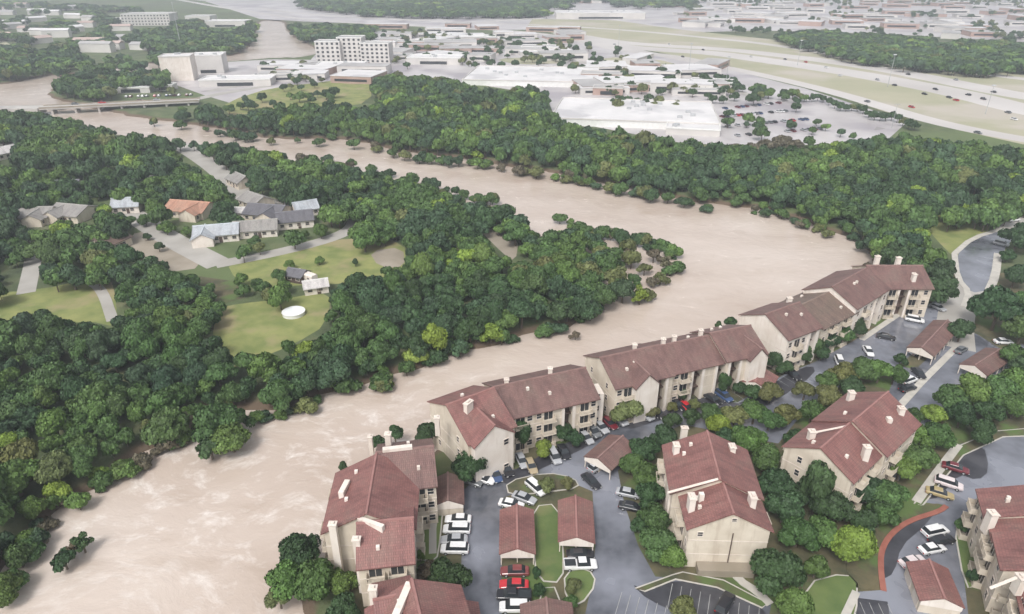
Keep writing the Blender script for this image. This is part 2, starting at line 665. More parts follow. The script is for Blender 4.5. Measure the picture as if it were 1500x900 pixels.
def strip_pts(pts, width, smooth=2, px=True):
    w = [G(x, y, 0) for x, y in pts] if px else [Vector(p) for p in pts]
    if smooth: w = chaikin(w, smooth, False)
    l, r = [], []
    for i, p in enumerate(w):
        a = w[max(i - 1, 0)]; c = w[min(i + 1, len(w) - 1)]
        d = (c - a); d.z = 0
        d.normalize()
        n = Vector((-d.y, d.x, 0)) * width / 2
        l.append(p + n); r.append(p - n)
    return l, r


def strip(name, pts, width, mat, z=None, thick=0.0, smooth=2):
    if z is None:
        _z[0] += .004
        z = _z[0]
    l, r = strip_pts(pts, width, smooth)
    b = MB()
    n = len(l)
    if thick:
        vs = [(p.x, p.y, -.3) for p in l] + [(p.x, p.y, -.3) for p in r] + [(p.x, p.y, thick) for p in l] + [(p.x, p.y, thick) for p in r]
        fs = []
        for i in range(n - 1):
            fs += [(3 * n + i, 3 * n + i + 1, 2 * n + i + 1, 2 * n + i), (i, i + 1, 2 * n + i + 1, 2 * n + i)[::-1], (n + i, n + i + 1, 3 * n + i + 1, 3 * n + i)]
        fs += [(0, n, 3 * n, 2 * n), (n - 1, 2 * n - 1, 4 * n - 1, 3 * n - 1)[::-1]]
        b.add(vs, fs)
    else:
        b.add([(p.x, p.y, z) for p in l] + [(p.x, p.y, z) for p in r], [(n + i, n + i + 1, i + 1, i) for i in range(n - 1)])
    return tag(b.build(name, mat), kind='structure')


def island(pts, mat='lawn', name='lawn', kerb='kerb', smooth=1, kw=.25, top=.12):
    """kerbed bed raised above the asphalt"""
    w = [G(x, y, 0) for x, y in pts]
    if smooth: w = chaikin(w, smooth)
    b = MB(); b.poly_slab(w, -.3, top)
    tag(b.build('kerb', M[kerb]), kind='structure')
    c = sum(w, Vector()) / len(w)
    inn = []
    n = len(w)
    area = sum(w[i].x * w[(i + 1) % n].y - w[(i + 1) % n].x * w[i].y for i in range(n))
    s = 1 if area > 0 else -1
    for i in range(n):
        d = (w[(i + 1) % n] - w[i - 1]); d.z = 0
        if d.length < 1e-6: d = Vector((1, 0, 0))
        d.normalize()
        inn.append(w[i] + Vector((-d.y, d.x, 0)) * kw * s)
    b = MB(); b.poly_slab(inn, top - .1, top + .02)
    tag(b.build(name, M[mat]), kind='structure')


# ---- far bank: commercial flats, highway
sheet('pavement', [(-40, 122), (40, 104), (75, 90), (0, 60), (0, 40), (-200, 40), (-200, 122)], M['median'])
sheet('commercial_ground', [(300, 140), (250, 122), (240, 102), (300, 93), (400, 87), (455, 88), (480, 60), (560, 45), (700, 50), (830, 52), (960, 80), (1060, 100),
                            (1180, 130), (1330, 178), (1300, 205), (1200, 212), (1100, 214), (1000, 210), (920, 195), (850, 182), (810, 165),
                            (800, 140), (700, 124), (560, 112), (480, 120), (400, 150), (340, 152)], M['concrete_wet'], 0)
sheet('far_ground', [(380, 28), (300, 2), (200, -8), (-60, -12), (-60, -30), (1700, -30), (1700, 60), (1500, 62), (1300, 50), (1120, 45), (1000, 48), (850, 44), (700, 44), (560, 36), (450, 32)], M['concrete_wet'], 0)
sheet('highway_median', [(780, 28), (900, 30), (1000, 44), (1130, 58), (1260, 82), (1400, 100), (1600, 120), (1600, 240), (1500, 212), (1400, 190), (1300, 165),
                         (1180, 125), (1060, 95), (960, 76), (850, 55), (770, 42)], M['median'], 0)
HWW = 1.45
for pts, w in (([(1620, 222), (1500, 205), (1400, 186), (1330, 168), (1240, 140), (1160, 120), (1060, 98), (960, 80), (860, 60), (760, 45), (600, 38), (450, 30), (330, 12), (250, -2)], 11),
               ([(1620, 184), (1500, 161), (1420, 140), (1330, 122), (1230, 104), (1130, 90), (1050, 78), (980, 74), (900, 68), (820, 52)], 24),
               ([(1620, 158), (1500, 142), (1400, 122), (1320, 106), (1230, 92), (1150, 82), (1060, 72), (980, 68), (900, 62), (820, 48)], 20),
               ([(1620, 130), (1500, 116), (1400, 104), (1300, 92), (1220, 80), (1120, 64), (1040, 56), (940, 46), (820, 38), (700, 34), (560, 28), (430, 20), (380, 12)], 11),
               ([(1400, 104), (1440, 102), (1500, 96), (1620, 92)], 9),
               ([(1060, 98), (1000, 84), (950, 78), (900, 74), (860, 60)], 10),
               ([(700, 34), (760, 28), (860, 26), (1000, 30), (1200, 34), (1500, 44), (1650, 48)], 12)):
    strip('highway_road', pts, w * HWW, M['highway'])
for pts in ([(960, 120), (1000, 112), (1100, 140), (1180, 165), (1290, 190)],
            [(640, 90), (760, 80), (860, 92), (960, 110)],
            [(560, 60), (680, 66), (800, 76)],
            [(300, 135), (380, 120), (470, 118), (560, 100)]):
    strip('access_road', pts, 9, M['concrete'])
sheet('lawn', [(330, 150), (400, 128), (500, 116), (542, 118), (545, 150), (480, 160), (400, 160), (345, 170), (330, 165)], M['lawn_yellow'])
sheet('car_park', [(1040, 150), (1150, 142), (1250, 165), (1300, 190), (1200, 212), (1100, 212), (1050, 200)], M['concrete_wet'])
sheet('car_park', [(330, 116), (430, 96), (480, 100), (540, 108), (470, 122), (380, 128)], M['concrete_wet'])
sheet('car_park', [(590, 66), (760, 60), (860, 80), (700, 96), (610, 84)], M['concrete_wet'])
sheet('lawn', [(720, 86), (800, 84), (840, 92), (760, 96)], M['median'])
sheet('lawn', [(880, 84), (960, 86), (1010, 100), (930, 100), (880, 94)], M['median'])

# ---- left bank clearings and streets
_z[0] = 0.0
sheet('lawn', [(-60, 432), (60, 425), (130, 408), (162, 404), (170, 440), (172, 480), (130, 470), (60, 480), (-60, 490)], M['lawn_yellow'])
sheet('lawn', [(318, 452), (350, 445), (420, 438), (485, 425), (480, 475), (430, 505), (380, 525), (325, 545), (310, 500)], M['lawn_yellow'])
sheet('lawn', [(332, 385), (440, 360), (520, 348), (592, 352), (596, 400), (540, 410), (480, 418), (430, 418), (380, 425), (345, 410)], M['lawn_yellow'])
sheet('dirt_patch', [(540, 368), (590, 362), (594, 392), (555, 392)], M['dirt'])
sheet('dirt_patch', [(185, 345), (230, 335), (270, 370), (300, 392), (240, 400), (200, 385)], M['dirt'])
sheet('dirt_patch', [(170, 400), (320, 405), (380, 430), (310, 450), (180, 435)], M['mulch'])
sheet('flooded_path', [(700, 335), (735, 335), (760, 350), (755, 385), (735, 370), (715, 350)], M['dirt'])
strip('street', [(180, 305), (205, 322), (245, 348), (322, 388)], 9, M['road_pale'])
strip('street', [(316, 388), (400, 372), (480, 352), (518, 335), (522, 318), (490, 312), (460, 300)], 6.5, M['road_pale'])
strip('street', [(262, 212), (300, 235), (335, 262), (350, 285), (400, 300), (430, 305)], 10, M['road_pale'])
strip('street', [(50, 370), (46, 395), (38, 430)], 5, M['road_pale'])
strip('street', [(130, 412), (150, 425), (165, 470)], 3, M['road_pale'])
strip('street', [(-20, 235), (5, 222), (12, 210)], 8, M['road_pale'])
strip('street', [(-60, 158), (60, 156), (95, 157)], 9, M['road_pale'])
strip('street', [(285, 146), (330, 136), (420, 122), (500, 112)], 9, M['road_pale'])

# ---- apartment grounds
_z[0] = 0.0
sheet('apartment_ground', [(640, 700), (760, 650), (900, 590), (1050, 560), (1180, 500), (1300, 430), (1390, 400), (1600, 400), (1700, 1100), (500, 1100), (500, 800), (590, 740)], M['mulch'], 0)
sheet('meadow', [(1345, 318), (1400, 314), (1455, 318), (1445, 345), (1420, 362), (1400, 380), (1370, 350)], M['lawn_yellow'])
A = M['asphalt']
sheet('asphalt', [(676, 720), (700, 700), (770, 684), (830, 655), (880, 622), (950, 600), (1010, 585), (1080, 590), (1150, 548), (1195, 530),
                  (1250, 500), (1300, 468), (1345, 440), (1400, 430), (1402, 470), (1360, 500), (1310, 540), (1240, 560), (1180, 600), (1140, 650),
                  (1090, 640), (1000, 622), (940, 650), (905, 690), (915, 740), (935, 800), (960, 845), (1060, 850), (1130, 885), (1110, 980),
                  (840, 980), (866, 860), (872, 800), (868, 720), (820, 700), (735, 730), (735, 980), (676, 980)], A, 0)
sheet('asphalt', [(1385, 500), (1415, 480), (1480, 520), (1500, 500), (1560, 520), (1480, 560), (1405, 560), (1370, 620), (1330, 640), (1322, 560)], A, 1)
strip('road', [(1350, 545), (1330, 590), (1310, 640), (1280, 690)], 9, A)
strip('road', [(1400, 510), (1398, 470), (1410, 430), (1425, 410)], 9, M['road_pale'])
sheet('road', [(1400, 372), (1425, 350), (1470, 336), (1490, 345), (1470, 365), (1462, 400), (1452, 425), (1420, 430), (1403, 408)], A, 1)
strip('street', [(1478, 340), (1500, 325), (1600, 300)], 9, M['road_pale'])
sheet('asphalt', [(1402, 652), (1450, 640), (1620, 636), (1700, 760), (1520, 720), (1440, 738), (1415, 780), (1410, 830), (1430, 1000),
                  (1200, 1000), (1245, 868), (1290, 865), (1288, 800), (1320, 765), (1378, 740), (1345, 735)], A, 0)
AD = M['asphalt_dark_and_shade']
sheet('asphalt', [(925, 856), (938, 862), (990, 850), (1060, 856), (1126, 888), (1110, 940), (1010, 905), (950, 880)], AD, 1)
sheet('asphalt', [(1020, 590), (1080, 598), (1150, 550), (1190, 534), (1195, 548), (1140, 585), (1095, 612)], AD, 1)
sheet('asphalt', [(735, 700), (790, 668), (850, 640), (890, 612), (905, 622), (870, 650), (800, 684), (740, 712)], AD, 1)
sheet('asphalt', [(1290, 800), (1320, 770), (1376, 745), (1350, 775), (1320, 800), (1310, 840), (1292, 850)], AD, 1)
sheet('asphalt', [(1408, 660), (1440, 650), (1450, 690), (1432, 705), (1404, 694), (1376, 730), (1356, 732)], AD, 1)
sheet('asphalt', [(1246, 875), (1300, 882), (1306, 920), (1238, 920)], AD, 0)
sheet('asphalt', [(905, 610), (950, 597), (1012, 582), (1080, 588), (1086, 604), (1020, 602), (960, 618), (915, 632)], AD, 1)  # dark sheet paints the shade on the drive before the long block
# kerbed beds
island([(779, 742), (818, 738), (826, 800), (826, 855), (786, 852), (780, 800)])
island([(825, 838), (862, 832), (876, 855), (850, 890), (828, 880)], 'lawn')
island([(786, 862), (822, 860), (830, 980), (790, 980)], 'mulch')
island([(740, 706), (800, 692), (842, 700), (850, 716), (800, 722), (745, 728)], 'mulch')
island([(612, 748), (650, 742), (646, 790), (640, 825), (612, 820)])
island([(1176, 855), (1240, 838), (1262, 862), (1235, 980), (1140, 980)], 'lawn')
island([(930, 862), (985, 842), (1000, 838), (1060, 850), (1125, 884), (1116, 892), (1050, 862), (990, 850), (945, 868)], 'mulch', smooth=0)
island([(1395, 765), (1425, 755), (1432, 860), (1412, 862)], 'lawn')
island([(1300, 750), (1340, 740), (1384, 738), (1376, 748), (1330, 762), (1302, 782), (1288, 806), (1290, 866), (1240, 862), (1240, 790)], 'mulch', kerb='mulch', smooth=1, top=.10)
strip('kerb', [(1386, 742), (1376, 750), (1332, 763), (1304, 783), (1290, 808), (1290, 838), (1294, 866)], .9, M['kerb_red'], thick=.19, smooth=2)
island([(1400, 655), (1455, 632), (1600, 620), (1600, 636), (1470, 641), (1412, 668), (1352, 742), (1338, 738)], 'mulch', smooth=0)
strip('sidewalk', [(1404, 652), (1372, 694), (1342, 736)], 1.6, M['kerb'], thick=.16, smooth=0)
strip('sidewalk', [(1262, 498), (1300, 472), (1345, 442)], 1.5, M['kerb'], thick=.14, smooth=0)
strip('sidewalk', [(1300, 615), (1350, 560), (1400, 510)], 1.6, M['kerb'], thick=.14, smooth=0)
strip('sidewalk', [(1398, 372), (1402, 408), (1420, 428), (1412, 450)], 1.8, M['kerb'], thick=.14, smooth=1)
strip('sidewalk', [(1398, 372), (1424, 349), (1470, 335)], 1.8, M['kerb'], thick=.14, smooth=1)
strip('sidewalk', [(1462, 372), (1458, 405), (1448, 428)], 2.4, M['kerb'], thick=.14, smooth=1)
strip('sidewalk', [(1232, 915), (1254, 868)], 1.2, M['kerb'], thick=.19, smooth=0)
strip('sidewalk', [(1070, 832), (1082, 850), (1110, 868), (1128, 886)], 1.4, M['kerb'], thick=.16, smooth=1)
strip('sidewalk', [(640, 738), (634, 775), (634, 812)], 1.3, M['road_pale'], thick=.15, smooth=0)


def bay_lines(name, p0, p1, n, depth):
    a, b = G(*p0), G(*p1)
    d = (b - a).normalized()
    q = Vector((-d.y, d.x, 0)) * depth
    mb = MB()
    _z[0] += .004
    for i in range(n + 1):
        c = a.lerp(b, i / n)
        h = d * .045
        pts = [c - h, c + h, c + h + q, c - h + q]
        mb.add([(p.x, p.y, _z[0] + .006) for p in pts], [(0, 1, 2, 3) if depth > 0 else (3, 2, 1, 0)])
    tag(mb.build(name, M['paint_line']), kind='structure')


bay_lines('parking_line', (985, 856), (1112, 892), 9, -5.2)
bay_lines('parking_line', (900, 905), (1010, 940), 8, 5)
bay_lines('parking_line', (1030, 590), (1150, 545), 12, -5)
bay_lines('parking_line', (1246, 882), (1300, 886), 4, -5)

# ---------------------------------------------------------------- haze
hb = MB()
hb.box((0, 4000, 43.5), (16000, 11000, 97))
hm = bpy.data.materials.new('haze')
hm.use_nodes = True
hn = hm.node_tree
hn.nodes.clear()
hp = hn.nodes.new("ShaderNodeVolumePrincipled")
hp.inputs['Color'].default_value = (.86, .92, 1.0, 1)
hp.inputs['Density'].default_value = HAZE
hp.inputs['Anisotropy'].default_value = .1
ho = hn.nodes.new("ShaderNodeOutputMaterial")
hn.links.new(hp.outputs[0], ho.inputs['Volume'])
tag(hb.build('haze', hm), kind='stuff')

# ---------------------------------------------------------------- apartment builder
def roof_gable(name, mat, parent, Mx, L_, W, ez, rz, oh=.55, th=.22, x0=None, x1=None):
    """two tiled slopes with thickness; UV in metres along and down the slope"""
    x0 = -L_ / 2 if x0 is None else x0
    x1 = L_ / 2 if x1 is None else x1
    sl_ = (rz - ez) / (W / 2)
    yo = W / 2 + oh
    zo = ez - oh * sl_
    b = MB()
    prof = [(-yo, zo), (-yo, zo + th), (0, rz + th), (yo, zo + th), (yo, zo), (0, rz)]
    n = len(prof)
    b.prism_x(prof[::-1], x0 - oh * .6, x1 + oh * .6, Mx)
    o = b.build(name, mat, parent)
    uvl = o.data.uv_layers.new(name='UVMap')
    inv = (Mx.inverted() @ Matrix.Translation(parent.location)) if parent is not None else Mx.inverted()
    off = random.uniform(0, 50)
    for p in o.data.polygons:
        for li in p.loop_indices:
            q = inv @ o.data.vertices[o.data.loops[li].vertex_index].co
            uvl.data[li].uv = (q.x + off, abs(q.y) * math.hypot(1, sl_) + off)
    rb = MB()
    rb.prism_x([(-.22, rz + th - .1), (-.16, rz + th + .14), (.16, rz + th + .14), (.22, rz + th - .1)][::-1], x0 - oh * .6 - .05, x1 + oh * .6 + .05, Mx)
    rb.build('ridge_cap', mat_cap(mat), o)
    return o


_caps = {}
def mat_cap(mat):
    if mat.name not in _caps:
        r = [n for n in mat.node_tree.nodes if n.type == 'VALTORGB'][0]
        c = r.color_ramp.elements[1].color
        _caps[mat.name] = mottled(mat.name + '_cap', tuple(x * 1.0 + .01 for x in c[:3]), tuple(x * 1.15 + .03 for x in c[:3]), .8, .7)
    return _caps[mat.name]


def wmatrix(A, B, rz):
    a, b = G(A[0], A[1], rz), G(B[0], B[1], rz)
    if abs(b.x - a.x) > .2 * abs(b.y - a.y):
        if b.x < a.x: a, b = b, a
    elif b.y > a.y: a, b = b, a
    d = b - a
    ang = math.atan2(d.y, d.x)
    mid = (a + b) / 2
    return Matrix.Translation((mid.x, mid.y, 0)) @ Matrix.Rotation(ang, 4, 'Z'), d.length


def window(parent, Mx, x, y, z, w=1.15, h=1.35, side=-1, axis_='y'):
    """framed window on a wall of the block: frame a part, pane its child"""
    Lx = Matrix.Translation((x, y, z))
    if axis_ == 'x': Lx = Lx @ Matrix.Rotation(math.pi / 2, 4, 'Z')
    T = Mx @ Lx
    s = side
    f = MB()
    for cx, cz, sx, sz in ((-w / 2, 0, .1, h + .1), (w / 2, 0, .1, h + .1), (0, h / 2, w - .1, .1), (0, -h / 2 - .02, w + .2, .14), (0, 0, w - .1, .05)):
        f.box((cx, s * .05, cz), (sx, .1, sz), T)
    fo = f.build('window', M['trim'], parent)
    g = MB()
    g.box((0, s * .02, 0), (w - .08, .04, h - .08), T)
    g.build('pane', M['glass'], fo)
    return fo


def balcony(parent, Mx, x, y, z, w=2.8, side=-1):
    T = Mx @ Matrix.Translation((x, y, z))
    s = side
    b = MB()
    b.box((0, s * .65, 0), (w, 1.3, .18), T)
    for k in range(int(w / .22)):
        b.box((-w / 2 + .11 + k * .22, s * 1.25, .55), (.05, .05, 1.0), T)
    b.box((0, s * 1.25, 1.08), (w, .08, .08), T)
    for e in (-1, 1):
        b.box((e * (w / 2 - .05), s * .65, 1.06), (.06, 1.2, .06), T)
        b.box((e * (w / 2 - .05), s * .65, .58), (.05, 1.15, .9), T)
    bo = b.build('balcony', M['stucco'], parent)
    g = MB()
    g.box((0, s * .03, 1.2), (1.9, .06, 2.1), T)
    g.build('glass_door', M['glass'], bo)
    f = MB()
    for cx, sx, cz, sz in ((-1.0, .1, 1.2, 2.2), (1.0, .1, 1.2, 2.2), (0, .07, 1.2, 2.1)):
        f.box((cx, s * .05, cz), (sx, .1, sz), T)
    f.build('door_frame', M['trim'], bo)


def chimney_at(parent, px, py, top, lx, ly, h, ang=0.0, mat='stucco_white', cap=True):
    p = G(px, py, top)
    if cap: lx, ly = lx * .74, ly * .74
    b = MB()
    T = Matrix.Translation((p.x, p.y, 0)) @ Matrix.Rotation(ang, 4, 'Z')
    b.box((0, 0, top - h / 2), (lx, ly, h), T)
    o = b.build('chimney', M[mat], parent)
    if cap:
        c = MB()
        c.box((0, 0, top + .08), (lx + .24, ly + .24, .16), T)
        c.box((0, 0, top + .3), (lx * .5, ly * .5, .28), T)
        c.build('chimney_cap', M['trim'], o)
    return o


def vent_at(parent, Mx, L_, W, ez, rz, x, y):
    z = rz - abs(y) * (rz - ez) / (W / 2) + .2
    b = MB()
    b.box((x, y, z + .2), (.55, .55, .7), Mx)
    b.build('roof_vent', M['stucco_white'], parent)


def block(root, A_, B_, W, ez, rz, roof='roof_red', wall='stucco', pat=None, gaps=(), floors=3, zb=-5.0, back=False, ends=False, ext=(0, 0),
          bays=(), vents=2, oh=.55):
    """one gabled block: walls (broken by breezeways), roof, windows and balconies"""
    Mx, L_ = wmatrix(A_, B_, rz)
    x0, x1 = -L_ / 2 - ext[0], L_ / 2 + ext[1]
    segs, cur = [], x0
    for g0, g1 in gaps:
        segs.append((cur, x0 + g0 * (x1 - x0)))
        cur = x0 + g1 * (x1 - x0)
    segs.append((cur, x1))
    wb_ = MB()
    h = W / 2
    for s0, s1 in segs:
        wb_.prism_x([(-h, zb), (-h, ez), (0, rz - .03), (h, ez), (h, zb)][::-1], s0, s1, Mx)
    wo_ = wb_.build('wall', M[wall], root)
    # string course at each floor
    tb = MB()
    for s0, s1 in segs:
        for k in range(1, floors):
            tb.box(((s0 + s1) / 2, 0, k * 3.0), (s1 - s0 + .08, W + .08, .16), Mx)
    tb.build('string_course', M['trim'], wo_)
    for g0, g1 in gaps:
        a, b2 = x0 + g0 * (x1 - x0), x0 + g1 * (x1 - x0)
        mid_ = (a + b2) / 2
        gw = max(b2 - a, 3.4)
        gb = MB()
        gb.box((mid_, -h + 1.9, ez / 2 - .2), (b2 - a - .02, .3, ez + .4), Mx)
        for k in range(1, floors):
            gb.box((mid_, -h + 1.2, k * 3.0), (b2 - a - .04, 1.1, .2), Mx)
        gb.build('breezeway', M['stucco_dark_and_shade'], root)  # recess shade is put into the dark colour of panel and floors
        for x_ in (a - .22, b2 + .22):
            cb = MB()
            cb.box((x_, -h - .12, (ez + .2) / 2 - 1), (.6, .4, ez + 1.8), Mx)
            cb.build('column', M['stucco_white'], root)
        ab = MB()                                   # arched head over the opening
        aw = (b2 - a) / 2 - .02
        pts_ = [(aw, ez - .15), (-aw, ez - .15)] + [(-aw * math.cos(math.pi * q / 10), ez - .35 - aw * .9 + aw * .9 * math.sin(math.pi * q / 10)) for q in range(11)]
        ab.prism_x(pts_[::-1], -.15, .15, Mx @ Matrix.Translation((mid_, -h + .2, 0)) @ Matrix.Rotation(math.pi / 2, 4, 'Z'))
        ab.build('arch', M['stucco'], root)
    rf = roof_gable('roof', M[roof], root, Mx, L_, W, ez, rz, x0=x0, x1=x1, oh=oh)
    for k in range(vents):
        vent_at(rf, Mx, L_, W, ez, rz, random.uniform(x0 + 1.5, x1 - 1.5), random.choice((-1, -1, 1)) * random.uniform(.25, .7) * h)
    for bx, bw, proj, rzz in bays:
        bc = x0 + bx * (x1 - x0)
        bm_ = MB()
        T = Mx @ Matrix.Translation((bc, -h - proj / 2 + 1.5, 0)) @ Matrix.Rotation(-math.pi / 2, 4, 'Z')
        hw = bw / 2
        bl = proj / 2 + 1.5
        bm_.prism_x([(-hw, zb), (-hw, ez - .1), (0, rzz - .03), (hw, ez - .1), (hw, zb)][::-1], -bl, bl, T)
        bm_.build('gabled_bay', M['stucco_white'], root)
        roof_gable('bay_roof', M[roof], root, T, 2 * bl, bw, ez - .1, rzz, x0=-bl - 1.5, x1=bl, oh=.35)
    if pat:
        def free(x):
            for g0, g1 in gaps:
                if x0 + g0 * (x1 - x0) - 1.6 < x < x0 + g1 * (x1 - x0) + 1.6: return False
            for bx, bw, proj, rzz in bays:
                if abs(x - (x0 + bx * (x1 - x0))) < bw / 2 + .9: return False
            return True
        n = len(pat)
        for sd_ in ((-1, 1) if back else (-1,)):
            for i, ch in enumerate(pat):
                x = x0 + (i + .5) / n * (x1 - x0)
                if ch == '.' or not free(x): continue
                for k in range(floors):
                    if ch == 'w':
                        window(root, Mx, x, sd_ * h, k * 3.0 + 1.65, side=sd_)
                    elif ch == 'b':
                        balcony(root, Mx, x, sd_ * h, k * 3.0 + .15, side=sd_)
        for bx, bw, proj, rzz in bays:
            bc = x0 + bx * (x1 - x0)
            if bw > 7:
                for k in (0, 2): window(root, Mx, bc + 2.6, -h - proj, k * 3.0 + 1.65, w=1.1)
    if ends:
        for e in ends if isinstance(ends, (list, tuple)) else (-1, 1):
            X = x1 if e > 0 else x0
            for y in (-h * .5, h * .5):
                for k in range(floors):
                    window(root, Mx, X, y, k * 3.0 + 1.65, side=(-1 if e > 0 else 1), w=.9, axis_='x')
    return Mx, L_, (x0, x1, h)


def bld(name, at, label, cat='apartment building', group=None):
    p = G(at[0], at[1], 0)
    r = empty(name, (p.x, p.y, 0))
    tag(r, label, cat, group)
    return r


# riverside row, from the far end towards the camera -------------------------------------------
AG = 'apartment blocks with tiled roofs'
r = bld('apartment_building', (1300, 460), 'farthest riverside apartment block, brown tiled roof with white chimneys, at the river bend', group=AG)
block(r, (1270, 390), (1350, 390), 15, 9, 12.4, 'roof_brown', pat='wbwbw', gaps=((.42, .58),), ends=(1,))
block(r, (1219, 421), (1268, 394), 14.5, 9.8, 13.2, 'roof_brown', wall='stucco_white', pat='wbw.w', gaps=((.62, .80),))
for x, y in ((1286, 376), (1317, 378)): chimney_at(r, x, y, 14.3, 1.8, 1.2, 5)
chimney_at(r, 1340, 402, 12.2, 1.4, 1.4, 3)
r = bld('apartment_building', (1200, 500), 'riverside apartment block with one brown and one tan roof stepping down between neighbours', group=AG)
block(r, (1170, 449), (1219, 427), 14.5, 8.2, 11.4, 'roof_tan', pat='wbwbw', ext=(0, .3))
block(r, (1122, 461), (1170, 444), 14.5, 9.6, 13.0, 'roof_brown', wall='stucco_white', pat='wbw.w', gaps=((.68, .88),))
chimney_at(r, 1157, 437, 12.8, 1.6, 1.2, 4)
r = bld('apartment_building', (1000, 560), 'longest riverside apartment block, mid row, with arched dark breezeways and two pale gables', group=AG)
block(r, (1041, 489), (1098, 478), 14, 9.2, 12.6, 'roof_brown', pat='wbwbw', gaps=((.10, .34),), bays=((.72, 4.6, 1.6, 11.6),))
block(r, (964, 508), (1040, 492), 13.5, 8.6, 11.8, 'roof_brown', pat='wbwbwbw', gaps=((.38, .56), (.84, .98)))
block(r, (889, 523), (963, 507), 14, 9.2, 12.6, 'roof_brown', pat='wbwbwbw', gaps=((.72, .88),), bays=((.48, 5.5, 1.8, 11.8),), ends=(-1,), ext=(1.5, 0))
for x, y in ((972, 497), (988, 493), (1027, 484), (930, 505)): chimney_at(r, x, y, 13.2, 1.2, 1.2, 4, mat='trim')
r = bld('apartment_building', (780, 640), 'riverside apartment block with a cream gable facing the car park behind the bright shrub', group=AG)
block(r, (724, 568), (856, 540), 13.5, 8.8, 12.0, 'roof_brown', pat='wbwwbwbwbw', gaps=((.62, .72),), ends=(1,))
block(r, (655, 594), (722, 570), 16, 9.3, 13.2, 'roof_red', pat='w...w', bays=((.46, 8.5, 1.6, 12.4),), ends=(-1,))
chimney_at(r, 686, 590, 14.0, 2.6, 1.2, 3.5, R(55))
for x, y in ((806, 540), (742, 556), (640, 612)): chimney_at(r, x, y, 13.0, 1.2, 1.2, 4, mat='trim')
# tower-like stair end beside the gap
tb = MB()
p = G(868, 622, 0)
tb.box((p.x, p.y + 1.2, 2.0), (3.2, 4.0, 12.6), rz=R(12))
to = tb.build('stair_tower', M['stucco_white'], r)
Mt = Matrix.Translation((p.x, p.y + 1.2, 0)) @ Matrix.Rotation(R(12), 4, 'Z')
for k in range(3): window(r, Mt, 0, -2.0, 1.8 + 3 * k, w=1.3)

# nearest riverside block: three wings round a small lawn
r = bld('apartment_building', (560, 790), 'nearest riverside apartment block, three red roofed wings beside the row of white parked cars', group=AG)
block(r, (553, 664), (633, 655), 12.5, 9, 12.2, 'roof_brown', pat='wb.bw', ends=(1,))
block(r, (551, 668), (537, 752), 14, 9, 12.6, 'roof_red', pat='wb.w.bw', gaps=((.36, .46),), back=True)
block(r, (525, 768), (603, 760), 12, 8.6, 11.4, 'roof_red', pat='.b.b.', ends=(-1, 1))
chimney_at(r, 582, 655, 12.9, 5.2, .9, 2.0, R(10), cap=False)
chimney_at(r, 543, 764, 12.0, 4.6, .7, 2.4, R(-24), cap=False)
chimney_at(r, 504, 712, 11.4, .9, 3.2, 2.0, R(-8), cap=False)
chimney_at(r, 487, 768, 11.8, 1.5, 1.2, 16)
chimney_at(r, 522, 790, 11.2, 1.5, 1.2, 15)
chimney_at(r, 568, 636, 12.6, 1.4, 1.4, 5)
chimney_at(r, 542, 640, 11.6, 1.0, 1.0, 5, mat='trim')

r = bld('apartment_building', (600, 900), 'red and brown hipped block at the bottom edge with a white parapet along its ridge', group=AG)
block(r, (604, 852), (622, 930), 13, 8.6, 12.0, 'roof_red', pat='w.b.w')
block(r, (550, 880), (604, 868), 10, 8.0, 10.6, 'roof_red', vents=1)
chimney_at(r, 588, 880, 12.0, 1.0, 6.5, 2.2, R(-12), cap=False)
chimney_at(r, 546, 862, 12.0, 1.4, 1.2, 14)

# inner blocks
r = bld('apartment_building', (1060, 760), 'long red roofed block with blank cream gable wall above the dark parking bays', group=AG)
block(r, (1036, 634), (1054, 702), 14.6, 9.2, 12.8, 'roof_red', pat='wbw.wbw', back=True, gaps=((.75, .86),))
block(r, (1056, 700), (1074, 752), 12.8, 8.6, 12.0, 'roof_red', pat='w.b.w', back=True, ext=(0, 0))
chimney_at(r, 991, 652, 11.8, 1.3, 1.9, 4)
chimney_at(r, 1073, 654, 11.8, 1.3, 1.9, 4)
chimney_at(r, 1014, 728, 11.8, 1.3, 2.2, 4)
chimney_at(r, 1103, 727, 11.8, 1.3, 2.2, 4)
chimney_at(r, 1003, 627, 11.4, 1.6, 1.0, 4)
chimney_at(r, 1028, 723, 11.6, .8, .8, 1.6, cap=False)
p0, p1 = G(978, 722, 10.2), G(1052, 702, 12.9)
tb = MB(); tb.tube(p0, p1, .22, .22, 6); tb.build('verge_trim', M['trim'], r)
Mx, L_ = wmatrix((1056, 700), (1074, 752), 12.0)
window(r, Mx, L_ / 2, -4.6, 7.4, w=.9, h=.9, side=-1, axis_='x')
window(r, Mx, L_ / 2, .4, 10.6, w=.8, h=.7, side=-1, axis_='x')
pb = MB(); pb.box((L_ / 2 + .12, .6, 3.9), (.14, .14, 7.8), Mx); pb.build('downpipe', M['stucco_dark_and_shade'], r)
pb = MB(); pb.box((L_ / 2 + 1.0, 0, .35), (2.0, 9.0, 2.0), Mx); pb.build('planter_wall', M['dirt'], r)

